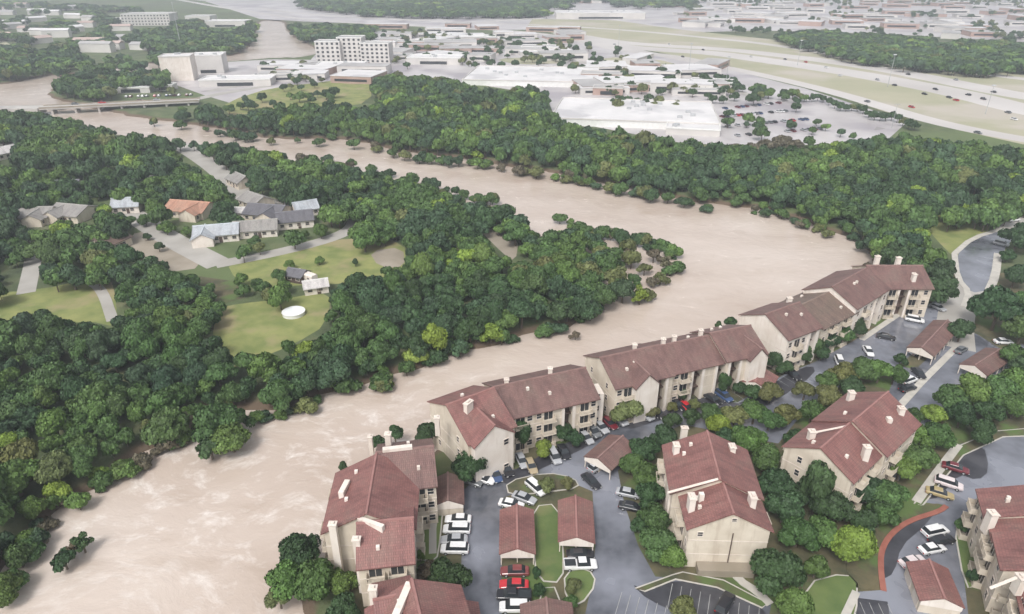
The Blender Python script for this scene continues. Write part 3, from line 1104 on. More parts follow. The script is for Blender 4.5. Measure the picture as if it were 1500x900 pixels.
r = bld('apartment_building', (1230, 690), 'red roofed apartment block set among trees between the two car parks', group=AG)
block(r, (1203, 657), (1250, 616), 12.6, 8.8, 12.2, 'roof_red', pat='wbwbw', back=True, ends=(-1,))
block(r, (1250, 618), (1300, 576), 13.6, 9.2, 12.8, 'roof_red', pat='wbw.w', back=True)
for x, y in ((1190, 632), (1248, 575), (1271, 655), (1321, 598)): chimney_at(r, x, y, 12.2, 1.5, 1.5, 4)
chimney_at(r, 1303, 612, 12.0, .9, .9, 2, cap=False)
p0, p1 = G(1192, 634, 11.6), G(1238, 625, 12.4)
tb = MB(); tb.tube(p0, p1, .2, .2, 6); tb.build('verge_trim', M['trim'], r)

r = bld('apartment_building', (1480, 860), 'stepped red roofed apartment block cut off by the right edge, beside the small garage', group=AG)
block(r, (1522, 712), (1538, 752), 15, 9.0, 12.6, 'roof_red', pat='wb', back=True)
block(r, (1540, 744), (1557, 792), 15.5, 8.6, 12.0, 'roof_red', pat='b.w', back=True)
block(r, (1559, 782), (1579, 836), 16, 9.0, 12.4, 'roof_red', pat='wb', back=True)
block(r, (1573, 830), (1597, 900), 13, 8.0, 11.2, 'roof_red', pat='bwb', back=True)
chimney_at(r, 1455, 752, 11.4, 1.5, 1.8, 4)
chimney_at(r, 1497, 846, 11.4, 1.3, 1.8, 3)
p0, p1 = G(1450, 862, 9.0), G(1500, 842, 11.6)
tb = MB(); tb.tube(p0, p1, .24, .24, 6); tb.build('verge_trim', M['trim'], r)


# ---------------------------------------------------------------- garages and carports
def carport(A_, B_, W, label, roof='roof_red', open_end=True, hz=2.5, rz=3.7, gable='stucco', name='carport', cat='carport'):
    a, b2 = G(A_[0], A_[1], rz), G(B_[0], B_[1], rz)
    if b2.y > a.y: a, b2 = b2, a
    d = b2 - a
    L_ = d.length
    Mx = Matrix.Translation(((a.x + b2.x) / 2, (a.y + b2.y) / 2, 0)) @ Matrix.Rotation(math.atan2(d.y, d.x), 4, 'Z')
    root = empty(name, Mx.translation)
    tag(root, label, cat, 'carports and garages of the apartments')
    roof_gable('roof', M[roof], root, Mx, L_, W, hz, rz, oh=.25)
    g = MB()
    h = W / 2
    for x in (-L_ / 2, L_ / 2):
        g = MB()
        g.prism_x([(-h, hz - .8), (-h, hz), (0, rz - .04), (h, hz), (h, hz - .8)][::-1], x - .12, x + .12, Mx)
        g.build('gable_panel', M['stucco_white'], root)
    w = MB()
    if open_end:
        w.box((0, 0, 1.0), (L_ - 1, .2, 2.3), Mx)
        w.build('dividing_wall', M['stucco'], root)
        n = max(2, int(L_ / 3))
        for i in range(n + 1):
            for s in (-1, 1):
                pst = MB()
                pst.box((-L_ / 2 + .1 + i * (L_ - .2) / n, s * (h - .12), (hz - .1) / 2 - .1), (.18, .18, hz + .1), Mx)
                pst.build('post', M['trim'], root)
    else:
        w.box((0, 0, hz / 2 - .15), (L_ - .05, W - .1, hz + .3), Mx)
        w.build('wall', M['stucco'], root)
        n = max(2, int(L_ / 3))
        for i in range(n):
            for s in (-1, 1):
                dr = MB()
                dr.box((-L_ / 2 + (i + .5) * L_ / n, s * (h - .02), 1.05), (2.4, .08, 2.1), Mx)
                dr.build('garage_door', M['trim'], root)
    return root


carport((757, 741), (758, 804), 5.6, 'red roofed carport left of the grass strip, a bright red car at its near end')
carport((843, 728), (845, 787), 5.8, 'red roofed carport right of the grass strip, a white pickup showing at its open end')
carport((656, 694), (656, 733), 5.4, 'small dark brown roofed garage between two riverside blocks', 'roof_brown', False, name='garage', cat='garage')
carport((1361, 822), (1383, 877), 5.8, 'small red roofed garage in the right hand car park beside white cars', 'roof_red', False, name='garage', cat='garage')
carport((1388, 470), (1350, 510), 6.0, 'long red carport in the far car park below the round tree', 'roof_brown')
carport((912, 640), (876, 672), 6.0, 'brown carport at the bend of the drive with a pale gable over a dark opening', 'roof_brown')
carport((1466, 512), (1428, 536), 6.0, 'brown carport half hidden by trees at the right edge', 'roof_brown')
carport((1118, 540), (1106, 560), 7.0, 'small red roofed porch building under the long riverside block', 'roof_red', False, name='porch_building', cat='outbuilding')
carport((800, 878), (806, 940), 7.5, 'brown roofed garage at the bottom edge below the red car', 'roof_brown', False, name='garage', cat='garage')
carport((672, 880), (680, 940), 5.5, 'dark red carport roof at the bottom edge left of the lane', 'roof_red')

# ---------------------------------------------------------------- cars
def make_car(kind):
    """body with wheel arches and roof, windows, four wheels, lamps; length along x"""
    root = empty('parked_car', (0, 0, 0))
    if kind == 'pickup': Ln, Wd, hb_, ht = 5.5, 1.95, 1.05, 1.80
    elif kind == 'suv': Ln, Wd, hb_, ht = 4.8, 1.9, 1.05, 1.75
    else: Ln, Wd, hb_, ht = 4.7, 1.82, .92, 1.45
    h = Ln / 2
    st = {'sedan': [(-h, .35, .78, .86), (-h + .15, .28, .88, .95), (-h + 1.0, .25, .95, 1), (-.2, .25, .93, 1), (h - 1.3, .25, .90, 1), (h - .3, .28, .76, .93), (h, .35, .62, .82)],
          'suv': [(-h, .4, 1.0, .9), (-h + .12, .32, 1.06, .97), (-h + 1.2, .3, 1.07, 1), (0, .3, 1.05, 1), (h - 1.2, .3, 1.03, 1), (h - .25, .32, .92, .95), (h, .4, .78, .86)],
          'pickup': [(-h, .5, 1.02, .95), (-h + .1, .42, 1.05, 1), (-h + 1.2, .35, 1.05, 1), (0, .35, 1.06, 1), (h - 1.3, .35, 1.05, 1), (h - .25, .4, .98, .96), (h, .45, .85, .9)]}[kind]
    b = MB()
    vs, fs = [], []
    for x, zl, zh, k in st:
        w = Wd / 2 * k
        vs += [(x, -w * .92, zl), (x, -w, zl + .25), (x, -w * .97, zh - .08), (x, -w * .86, zh), (x, w * .86, zh), (x, w * .97, zh - .08), (x, w, zl + .25), (x, w * .92, zl)]
    for i in range(len(st) - 1):
        for j in range(8):
            a, c = i * 8 + j, i * 8 + (j + 1) % 8
            fs.append((a, a + 8, c + 8, c))
    fs.append(tuple(range(8)))
    fs.append(tuple(range(len(vs) - 1, len(vs) - 9, -1)))
    b.add(vs, fs)
    # roof panel
    if kind == 'sedan': cab = (-1.75, -1.15, .35, 1.15)
    elif kind == 'suv': cab = (-h + .12, -h + .45, .75, 1.45)
    else: cab = (-.55, -.35, 1.0, 1.7)
    x0, x1, x2, x3 = cab
    zw = hb_ - .02
    w0, w1 = Wd / 2 * .86, Wd / 2 * .68
    b.add([(x1, -w1, ht - .05), (x2, -w1, ht - .05), (x2, w1, ht - .05), (x1, w1, ht - .05),
           (x1 + .05, -w1 * .93, ht), (x2 - .05, -w1 * .93, ht), (x2 - .05, w1 * .93, ht), (x1 + .05, w1 * .93, ht)],
          [(3, 2, 1, 0), (4, 5, 6, 7), (0, 1, 5, 4), (1, 2, 6, 5), (2, 3, 7, 6), (3, 0, 4, 7)])
    if kind == 'pickup':
        for y in (-1, 1): b.box((-h + 1.05, y * (Wd / 2 - .1), 1.16), (1.95, .12, .26))
        b.box((-h + .08, 0, 1.16), (.12, Wd - .2, .26))
    body = b.build('body', M['paint'], root, bevel=.04, local=True)
    g = MB()
    g.add([(x0, -w0, zw), (x3, -w0, zw), (x3, w0, zw), (x0, w0, zw), (x1, -w1, ht - .06), (x2, -w1, ht - .06), (x2, w1, ht - .06), (x1, w1, ht - .06)],
          [(3, 2, 1, 0), (4, 5, 6, 7), (0, 1, 5, 4), (1, 2, 6, 5), (2, 3, 7, 6), (3, 0, 4, 7)])
    if kind == 'pickup': g.box((-h + 1.08, 0, 1.07), (1.85, Wd - .35, .05))
    g.build('windows', M['glass'], root, local=True)
    for x in (-h + .9, h - .95):
        for y in (-1, 1):
            wl = MB()
            wl.tube((x, y * (Wd / 2 - .22), .33), (x, y * (Wd / 2 + .01), .33), .33, .33, 14)
            wo2 = wl.build('wheel', M['black_rubber'], root, local=True)
            hc = MB()
            hc.tube((x, y * (Wd / 2 - .02), .33), (x, y * (Wd / 2 + .025), .33), .19, .17, 10)
            hc.build('rim', M['metal'], wo2, local=True)
    for y in (-1, 1):
        hl = MB(); hl.box((h - .06, y * (Wd / 2 - .32), st[-1][2] - .14), (.14, .36, .14)); hl.build('headlight', M['lens'], root, local=True)
        tl = MB(); tl.box((-h + .04, y * (Wd / 2 - .26), st[0][2] - .18), (.12, .28, .2)); tl.build('tail_light', M['tail'], root, local=True)
    return root


protos = {k: make_car(k) for k in ('sedan', 'suv', 'pickup')}
used = {k: False for k in protos}
CC = {'white': (.80, .80, .80), 'silver': (.42, .43, .45), 'grey': (.16, .17, .18), 'black': (.02, .02, .025), 'red': (.55, .03, .04), 'dark red': (.16, .02, .03),
      'maroon': (.20, .05, .05), 'blue': (.05, .09, .2), 'tan': (.42, .34, .22), 'yellow': (.42, .33, .16), 'pink white': (.75, .66, .66)}


def setcol(o, c):
    o.color = (*c, 1)
    for ch in o.children: setcol(ch, c)


def car(px, py, hx, hy, kind, col, label, group='cars parked at the apartments', z=0.0):
    p, q = G(px, py, 0.7), G(px + hx, py + hy, 0.7)
    if used[kind]: o = copy_tree(protos[kind])
    else: o = protos[kind]; used[kind] = True
    o.location = (p.x, p.y, .05 + z)
    o.rotation_euler = (0, 0, math.atan2(q.y - p.y, q.x - p.x) + random.uniform(-.04, .04))
    tag(o, label, 'car', group)
    setcol(o, CC[col])
    return o


car(671, 760, -10, 0, 'sedan', 'white', 'white saloon car, topmost of the row beside the small lawn')
car(669, 775, -10, 0, 'suv', 'white', 'white car second from the top of the row beside the small lawn')
car(665, 790, -10, 0, 'sedan', 'silver', 'silver car third down the row beside the small lawn')
car(666, 804, -10, 0, 'suv', 'white', 'white car lowest in the row beside the small lawn')
car(785, 714, 9, 7, 'suv', 'white', 'white car parked askew above the left carport')
car(768, 729, 10, 4, 'sedan', 'silver', 'silver car behind the white one parked askew')
car(749, 738, 10, 2, 'sedan', 'white', 'small white car touching the far end of the left carport')
car(753, 856, -10, 0, 'sedan', 'red', 'bright red car at the near end of the left carport')
car(754, 836, -10, 0, 'sedan', 'maroon', 'dull maroon car in the shade just above the bright red one')
car(753, 872, -10, 0, 'pickup', 'black', 'black pickup just below the bright red car')
car(754, 889, -10, 0, 'suv', 'white', 'white car below the black pickup')
car(850, 827, 10, 0, 'pickup', 'white', 'white pickup at the open end of the right carport')
car(850, 811, 10, 0, 'sedan', 'black', 'black car under the roof end of the right carport')
car(708, 701, 10, 3, 'sedan', 'white', 'white car under the tree at the left end of the drive')
car(690, 704, 10, 3, 'sedan', 'grey', 'dark grey car left of the white one under the tree')
car(764, 674, 6, 12, 'sedan', 'silver', 'silver car nose in below the cream gable')
car(778, 682, 6, 12, 'sedan', 'tan', 'tan car between the silver one and the bright green shrub')
car(812, 668, 6, 12, 'suv', 'silver', 'silver car right of the bright green shrub')
car(826, 661, 6, 12, 'sedan', 'black', 'black car right of the shrub car')
car(742, 686, 6, 12, 'sedan', 'black', 'black car in the shade below the cream gable')
car(726, 694, 6, 12, 'sedan', 'blue', 'dark blue car at the left of the drive')
car(858, 640, 8, 8, 'sedan', 'silver', 'silver car at the foot of the white stair tower')
car(868, 631, 8, 8, 'suv', 'grey', 'grey car second in the row by the white stair tower')
car(880, 625, 8, 8, 'sedan', 'silver', 'silver car third in the row by the white stair tower')
car(893, 619, 8, 8, 'sedan', 'dark red', 'dark red car in the row by the white stair tower')
car(908, 614, 8, 8, 'suv', 'silver', 'silver car at the right end of the row by the stair tower')
car(945, 607, 9, 7, 'suv', 'silver', 'pale silver car right of the olive tree before the long block')
car(962, 604, 9, 7, 'sedan', 'black', 'black car right of the pale silver one')
car(1006, 596, 9, 7, 'sedan', 'red', 'red car in front of the middle breezeway of the long block')
car(992, 592, 9, 7, 'sedan', 'black', 'black car left of the red car at the long block')
car(1044, 584, 9, 6, 'sedan', 'black', 'black car in the dark bays at the long block')
car(1060, 580, 9, 6, 'suv', 'blue', 'dark blue car in the dark bays at the long block')
car(1162, 548, 9, 7, 'sedan', 'black', 'black car by the bays at the end of the long block')
car(876, 682, 9, -6, 'suv', 'silver', 'silver car standing under the pale gabled carport')
car(1230, 530, 4, 9, 'suv', 'white', 'white car nose out between the tree clumps')
car(1272, 514, 5, 8, 'sedan', 'white', 'small white car at the corner of the pale sidewalk')
car(1298, 493, 10, 2, 'sedan', 'black', 'black car against the sidewalk of the far car park')
car(1340, 468, 10, 2, 'suv', 'white', 'white car at the top of the far car park')
car(1374, 450, 9, 4, 'sedan', 'silver', 'silver car under the round dark tree')
car(1346, 546, 7, 8, 'sedan', 'black', 'black car by the sidewalk below the red carport')
car(1331, 557, 9, -3, 'suv', 'white', 'white car above the pair parked by the trees')
car(1330, 568, 9, -3, 'sedan', 'black', 'black car nearest the inner block among the trees')
car(1345, 515, 9, -2, 'sedan', 'white', 'white car at the open end of the long red carport')
car(1470, 500, 10, 0, 'sedan', 'white', 'white car at the right edge under the trees')
car(1408, 512, 9, -6, 'sedan', 'grey', 'dark grey car right of the long red carport')
car(1467, 357, 9, 2, 'suv', 'silver', 'silver car on the curved entrance road')
car(1484, 322, 9, -1, 'pickup', 'white', 'white pickup at the top of the curved entrance road')
car(1370, 778, 10, -2, 'suv', 'white', 'white car farthest of the three in the right hand car park')
car(1380, 791, 10, -2, 'sedan', 'black', 'black car between two white ones in the right hand car park')
car(1366, 803, 10, -2, 'sedan', 'white', 'white car nearest the small red garage')
car(1337, 822, 8, -2, 'sedan', 'pink white', 'off-white car left of the small red garage')
car(1377, 722, 10, 3, 'sedan', 'yellow', 'yellow and tan car parked at the pale sidewalk')
car(1390, 708, 10, 3, 'suv', 'pink white', 'off-white car next to the yellow one')
car(1400, 685, 10, 3, 'sedan', 'dark red', 'dark red car at the top of the right hand bays')
car(866, 704, 7, 7, 'sedan', 'black', 'black car on the drive below the pale gabled carport')
car(921, 722, 9, 2, 'sedan', 'silver', 'silver car nosed under the trees right of the lane')
car(925, 742, 9, 2, 'sedan', 'black', 'black car nosed under the trees right of the lane')
car(1062, 884, 5, -9, 'suv', 'black', 'black car in the dark bays below the cream gable')

# ---------------------------------------------------------------- houses across the river
def house(px, py, w, d, rot, roof, wall, label, h=3.0, rh=2.2, wing=None, name='house', group='houses of the neighbourhood on the left bank'):
    p = G(px, py, h)
    root = empty(name, (p.x, p.y, 0))
    tag(root, label, 'house', group)
    Mx = Matrix.Translation((p.x, p.y, 0)) @ Matrix.Rotation(R(rot), 4, 'Z')
    def part(Mx, w, d, rh):
        b = MB()
        b.prism_x([(-d / 2, -.2), (-d / 2, h), (0, h + rh - .05), (d / 2, h), (d / 2, -.2)][::-1], -w / 2, w / 2, Mx)
        wl = b.build('wall', M[wall], root)
        roof_gable('roof', M[roof], root, Mx, w, d, h, h + rh, oh=.6)
        for x in np.arange(-w / 2 + 1.6, w / 2 - 1, 3.0):
            window(root, Mx, float(x), -d / 2, 1.6, w=1.4, h=1.2)
    part(Mx, w, d, rh)
    if wing:
        wx, ww, wd = wing
        part(Mx @ Matrix.Translation((wx, -d * .35, 0)) @ Matrix.Rotation(math.pi / 2, 4, 'Z'), ww, wd, rh * .85)
    dm = MB()
    dm.box((w * .1, -d / 2 - .04, 1.05), (1.1, .1, 2.1), Mx)
    dm.build('door', M['stucco_dark_and_shade'], root)
    return root


house(280, 303, 17, 11, -12, 'roof_orange', 'stucco', 'orange brown roofed house above the street corner', wing=(4, 10, 7))
house(318, 338, 15, 9, 14, 'roof_greyblue', 'stucco_white', 'house with pale blue grey metal roof at the street corner', wing=(-4, 10, 7))
house(375, 332, 15, 8, 12, 'roof_grey', 'stucco_white', 'long grey roofed house right of the blue grey roofed one')
house(392, 308, 15, 11, -10, 'roof_slate', 'stucco', 'dark slate roofed house in the middle of the cluster', wing=(3, 10, 7))
house(432, 318, 13, 10, 18, 'roof_slate', 'stucco_white', 'dark slate roofed house at the right of the cluster, by the street')
house(447, 303, 9, 7, 30, 'roof_greyblue', 'stucco_white', 'small pale roofed house tucked behind the slate roofed one')
house(375, 292, 12, 9, -40, 'roof_grey', 'stucco', 'grey roofed house beside the upper street')
house(346, 308, 8, 6, 0, 'roof_pale', 'stucco_white', 'small white roofed shed between the orange and slate roofs', h=2.5, rh=1.0, name='shed')
house(46, 312, 17, 11, 4, 'roof_grey', 'stucco', 'beige grey roofed house at the left edge among trees', wing=(4, 9, 7))
house(108, 308, 14, 12, -14, 'roof_grey', 'stucco', 'grey green roofed house second from the left edge', wing=(-3, 9, 7))
house(186, 298, 10, 8, 12, 'roof_greyblue', 'stucco_white', 'small blue grey roofed house at the bend of the street')
house(92, 272, 14, 9, 10, 'roof_slate', 'stucco', 'slate roofed house deep in the trees at left')
house(4, 222, 16, 10, 60, 'roof_pale', 'stucco_white', 'pale roofed house at the left edge near the river bend')
house(352, 262, 12, 8, -45, 'roof_grey', 'stucco', 'grey roofed house at the upper street bend')
house(90, 274, 9, 7, 40, 'roof_pale', 'stucco', 'pale roofed annex behind the slate roofed house')
house(222, 258, 12, 8, 0, 'roof_grey', 'stucco', 'grey roofed house half hidden by trees above the street')
house(160, 352, 11, 8, 70, 'roof_tan', 'stucco', 'brown roofed house half hidden in front of the grey green one')

# white trailer, sheds and clutter at the field's end
p = G(449, 408, 1)
r = empty('camper_trailer', (p.x, p.y, 0)); tag(r, 'white camper trailer standing on the field edge above the round pool', 'trailer')
T = Matrix.Translation((p.x, p.y, 0)) @ Matrix.Rotation(R(-35), 4, 'Z')
b = MB(); b.prism_x([(-1.2, .6), (-1.25, 2.9), (-.9, 3.15), (.9, 3.15), (1.25, 2.9), (1.2, .6)][::-1], -4, 4, T); b.build('body', M['stucco_white'], r, bevel=.1)
for x in (-2.5, -.3, 2.4): window(r, T, x, -1.24, 2.0, w=1.1, h=.7)
for x in (-.6, .6):
    for y in (-1, 1):
        b = MB(); b.tube(T @ Vector((x, y * 1.0, .38)), T @ Vector((x, y * 1.25, .38)), .38, .38, 12); b.build('wheel', M['black_rubber'], r)
b = MB(); b.box((4.7, 0, .6), (1.6, .2, .15), T); b.build('drawbar', M['metal'], r)
house(462, 416, 7, 5, 20, 'roof_pale', 'stucco_white', 'small white shed beside the camper trailer', h=2.4, rh=1.2, name='shed')
house(436, 400, 6, 5, -20, 'roof_slate', 'stucco_dark_and_shade', 'dark shed behind the camper trailer', h=2.4, rh=1.2, name='shed')
p = G(430, 457, .8)
r = empty('round_pool', (p.x, p.y, 0)); tag(r, 'round white above ground pool on the yellow lawn', 'pool')
b = MB(); b.tube((p.x, p.y, -.1), (p.x, p.y, 1.0), 3.1, 3.1, 40, caps=False); b.tube((p.x, p.y, .96), (p.x, p.y, 1.06), 3.25, 3.25, 40); b.build('pool_wall', M['white_paint'], r)
b = MB(); b.tube((p.x, p.y, .9), (p.x, p.y, 1.075), 2.95, 2.95, 40); b.build('water_cover', M['pool_water'], r)


# ---------------------------------------------------------------- far buildings
def hall(px, py, w, d, h, rot, roof, wall, label, floors=0, units=0, name='building', cat='building', group=None, shop=True):
    """flat roofed building; px, py is the foot of its front wall"""
    p = G(px, py, 0)
    Mx = Matrix.Translation(p) @ Matrix.Rotation(R(rot), 4, 'Z') @ Matrix.Translation((0, d / 2, 0))
    root = empty(name, (p.x, p.y, 0))
    tag(root, label, cat, group)
    b = MB(); b.box((0, 0, h / 2 - .3), (w, d, h + .6), Mx); b.build('wall', M[wall], root)
    b = MB(); b.box((0, 0, h + .05), (w - .8, d - .8, .12), Mx); rf = b.build('roof', M[roof], root)
    b = MB()
    for cx, cy, sx, sy in ((0, -d / 2, w + .3, .5), (0, d / 2, w + .3, .5), (-w / 2, 0, .5, d - .5), (w / 2, 0, .5, d - .5)):
        b.box((cx, cy, h + .25), (sx, sy, .8), Mx)
    b.build('parapet', M['pale_wall' if wall != 'pale_wall' else 'white_paint'], root)
    for k in range(units):
        b = MB(); b.box((random.uniform(-.4, .4) * w, random.uniform(-.4, .4) * d, h + .7), (3, 2.4, 1.4), Mx); b.build('roof_unit', M['metal'], rf)
    if floors:
        for k in range(floors):
            n = int(w / 4.5)
            for i in range(n):
                g = MB()
                g.box((-w / 2 + (i + .5) * w / n, -d / 2 - .02, (k + .55) * h / floors), (2.2, .14, h / floors * .5), Mx)
                g.build('window', M['glass'], root)
    elif shop:
        g = MB(); g.box((0, -d / 2 - .04, 1.7), (w * .5, .2, 2.6), Mx); g.build('shop_front', M['glass'], root)
    return root


hall(262, 119, 24, 20, 19, 12, 'white_roof', 'stucco_white', 'tall cream block like a mill by the river bend, left half', shop=False, units=2)
hall(306, 108, 26, 22, 15, 10, 'white_roof', 'pale_wall', 'lower white block attached right of the tall cream one', floors=0, units=2)
hall(345, 127, 55, 22, 5, 6, 'white_roof', 'pale_wall', 'low white roofed hall in front of the cream block', units=3)
hall(192, 137, 28, 12, 4, 4, 'white_roof', 'pale_wall', 'long low white roof on the wooded river point')
hall(240, 133, 14, 10, 4, 4, 'grey_roof', 'pale_wall', 'small grey roofed building beside the long low white roof')
hall(482, 92, 24, 18, 19, 0, 'grey_roof', 'pale_wall', 'pale hotel block, left wing of three', floors=5)
hall(514, 91, 24, 22, 22, 0, 'grey_roof', 'pale_wall', 'pale hotel block, tallest middle wing of three', floors=6)
hall(550, 93, 28, 18, 18, -4, 'grey_roof', 'pale_wall', 'pale hotel block, right wing of three', floors=5)
hall(497, 105, 42, 24, 5, 3, 'white_roof', 'pale_wall', 'bright white flat roof in front of the hotel wings', units=2)
hall(635, 95, 52, 24, 6, -4, 'white_roof', 'pale_wall', 'white roofed shop right of the hotel wings', units=3)
hall(775, 127, 108, 82, 4, -7, 'white_roof', 'white_paint', 'very wide bright white warehouse roof behind the wood', units=9, shop=False)
hall(928, 188, 100, 70, 4, -10, 'white_roof', 'white_paint', 'nearest big white store roof at the edge of the wood', units=10, shop=False)
hall(1014, 199, 30, 18, 3.6, -14, 'white_roof', 'pale_wall', 'small white roofed wing at the right end of the big store', shop=False, units=2)
hall(880, 28, 150, 60, 9, 0, 'white_roof', 'pale_wall', 'long white warehouse near the top edge, centre right', units=6)
hall(215, 38, 70, 40, 16, 6, 'grey_roof', 'pale_wall', 'grey block of flats on the wooded hill at top left', floors=4)
hall(330, 40, 60, 30, 8, 0, 'white_roof', 'pale_wall', 'white roofed hall beside the upper river bend')
hall(290, 32, 40, 30, 8, 0, 'grey_roof', 'pale_wall', 'grey roofed hall left of the white one by the upper river')
hall(418, 118, 26, 14, 5, 8, 'grey_roof', 'brick_far', 'low brick building in the hazy car park by the river')
hall(600, 70, 40, 22, 6, 0, 'grey_roof', 'brick_far', 'low grey roofed shop right behind the hotel')
hall(700, 62, 44, 20, 6, 5, 'white_roof', 'pale_wall', 'white roofed shop below the far highway')
hall(790, 78, 40, 22, 6, -8, 'grey_roof', 'pale_wall', 'grey roofed shop behind the wide warehouse')
hall(880, 118, 34, 18, 5, -10, 'grey_roof', 'brick_far', 'brick shop between the two big white roofs')
hall(960, 135, 36, 16, 5, -10, 'white_roof', 'pale_wall', 'white roofed shop above the big store')
hall(1040, 130, 32, 16, 5, -20, 'grey_roof', 'pale_wall', 'grey roofed shop near the highway frontage')
hall(890, 140, 22, 12, 5, -10, 'grey_roof', 'brick_far', 'small brown shop directly behind the big store')

# many pale low buildings along the top, far away
spots = []
ro = random.Random(3)
for px0, px1, py0, py1, n in ((1000, 1500, 3, 42, 64), (840, 1000, 4, 22, 6), (0, 210, 10, 78, 26), (560, 840, 40, 88, 34), (860, 1050, 88, 140, 14), (380, 560, 96, 118, 8), (1380, 1500, 46, 58, 5)):
    k = 0; tries = 0
    while k < n and tries < 900:
        tries += 1
        x, y = ro.uniform(px0, px1), ro.uniform(py0, py1)
        if any(abs(x - a) < 16 and abs(y - c) < 4 for a, c in spots): continue
        spots.append((x, y)); k += 1
        q = G(x, y, 0)
        near_left = px1 <= 380
        w = ro.uniform(18, 36) if near_left else ro.uniform(22, 60)
        d = ro.uniform(9, 14) if near_left else ro.uniform(14, 36)
        h = ro.uniform(4, 7) if not near_left else ro.uniform(5, 9)
        rf = ro.choice(['white_roof', 'white_roof', 'grey_roof', 'grey_roof'] if not near_left else ['grey_roof', 'roof_far_pink', 'roof_far_pink', 'white_roof'])
        if 'roof_far_pink' not in M:
            M['roof_far_pink'] = mottled('roof_far_pink', (.40, .30, .27), (.50, .40, .36), .05, .8)
        root = empty('far_building', (q.x, q.y, 0), R(ro.choice([-12, -5, 4, 10, 60])))
        what = {'white_roof': 'white', 'grey_roof': 'grey', 'roof_far_pink': 'pinkish'}[rf]
        where = 'on the wooded slope at the top left' if near_left else ('in the hazy town beyond the highway' if px0 >= 840 else 'among the shops left of the warehouse')
        tag(root, f'low {what} roofed building {where}', 'building', f'{what} roofed low buildings {where}')
        b = MB()
        if near_left:
            b.prism_x([(-d / 2, 0), (-d / 2, h), (d / 2, h), (d / 2, 0)][::-1], -w / 2, w / 2)
            b.build('wall', M['pale_wall'], root, local=True)
            b = MB(); b.prism_x([(-d / 2 - .5, h), (0, h + 2.4), (d / 2 + .5, h)][::-1], -w / 2 - .5, w / 2 + .5)
            b.build('roof', M[rf], root, local=True)
        else:
            b.box((0, 0, h / 2), (w, d, h)); b.build('wall', M[ro.choice(['pale_wall', 'pale_wall', 'brick_far'])], root, local=True)
            b = MB(); b.box((0, 0, h + .12), (w + .4, d + .4, .3)); b.build('roof', M[rf], root, local=True)
            b = MB(); b.box((0, -d / 2 - .05, h * .45), (w * .8, .2, h * .35)); b.build('window_band', M['glass'], root, local=True)

# ---------------------------------------------------------------- bridge over the river
p0, p1 = G(60, 157, 3), G(292, 146, 3)
d = (p1 - p0); d.z = 0; Lb = d.length; ang = math.atan2(d.y, d.x)
Mx = Matrix.Translation(((p0.x + p1.x) / 2, (p0.y + p1.y) / 2, 0)) @ Matrix.Rotation(ang, 4, 'Z')
r = empty('road_bridge', Mx.translation)
tag(r, 'low pale road bridge with reddish parapet crossing the brown river at left', 'bridge')
b = MB(); b.box((0, 0, 2.3), (Lb, 10, 1.0), Mx); b.build('deck', M['concrete'], r)
for s in (-1, 1):
    b = MB(); b.box((0, s * 4.9, 3.15), (Lb, .3, .9), Mx); b.build('parapet', M['dirt'], r)
for i in range(7):
    b = MB(); b.box((-Lb / 2 + (i + .5) * Lb / 7, 0, -1.3), (1.2, 9, 6.2), Mx); b.build('pier', M['concrete'], r)
b = MB()
p2 = G(-80, 157, 3)
for q0, q1 in ((Mx @ Vector((-Lb / 2, 0, 0)), p2),):
    dd = q1 - q0; Ml = Matrix.Translation(((q0.x + q1.x) / 2, (q0.y + q1.y) / 2, 0)) @ Matrix.Rotation(math.atan2(dd.y, dd.x), 4, 'Z')
    b.box((0, 0, .9), (Vector((dd.x, dd.y)).length, 9, 3.6), Ml)
b.build('approach_ramp', M['concrete'], r)

# ---------------------------------------------------------------- poles and masts
def mast(px, py, h, label, name='light_mast', cat='light mast', arms=True, r0=.28):
    p = G(px, py, 0)
    root = empty(name, (p.x, p.y, 0)); tag(root, label, cat, 'tall masts over the far roads')
    b = MB(); b.tube((p.x, p.y, -.5), (p.x, p.y, h), r0 * .55, r0 * .3, 8); b.build('pole', M['metal'], root)
    b = MB()
    if arms:
        b.tube((p.x, p.y, h), (p.x, p.y, h + .6), 1.4, 1.0, 10)
        b.build('lamp_ring', M['metal'], root)
    else:
        b.tube((p.x - 1.8, p.y, h - .1), (p.x + 1.8, p.y, h - .1), .12, .12, 6)
        b.build('lamp_arm', M['metal'], root)


mast(265, 68, 46, 'tallest thin white mast on the wooded hill at top left', r0=.8)
mast(1008, 112, 26, 'white mast beside the highway ramp', r0=.5)
mast(1063, 122, 20, 'white mast at the frontage road above the big store', r0=.4)
mast(1306, 188, 14, 'white pole at the corner of the far car park', arms=False, r0=.3)
mast(1300, 128, 24, 'white mast in the middle of the highway', r0=.45)
mast(906, 68, 22, 'white mast at the highway interchange', r0=.45)
mast(1168, 96, 22, 'white mast on the grass median by the ramp', r0=.4)
mast(1443, 168, 18, 'white mast near the right end of the highway', r0=.4)

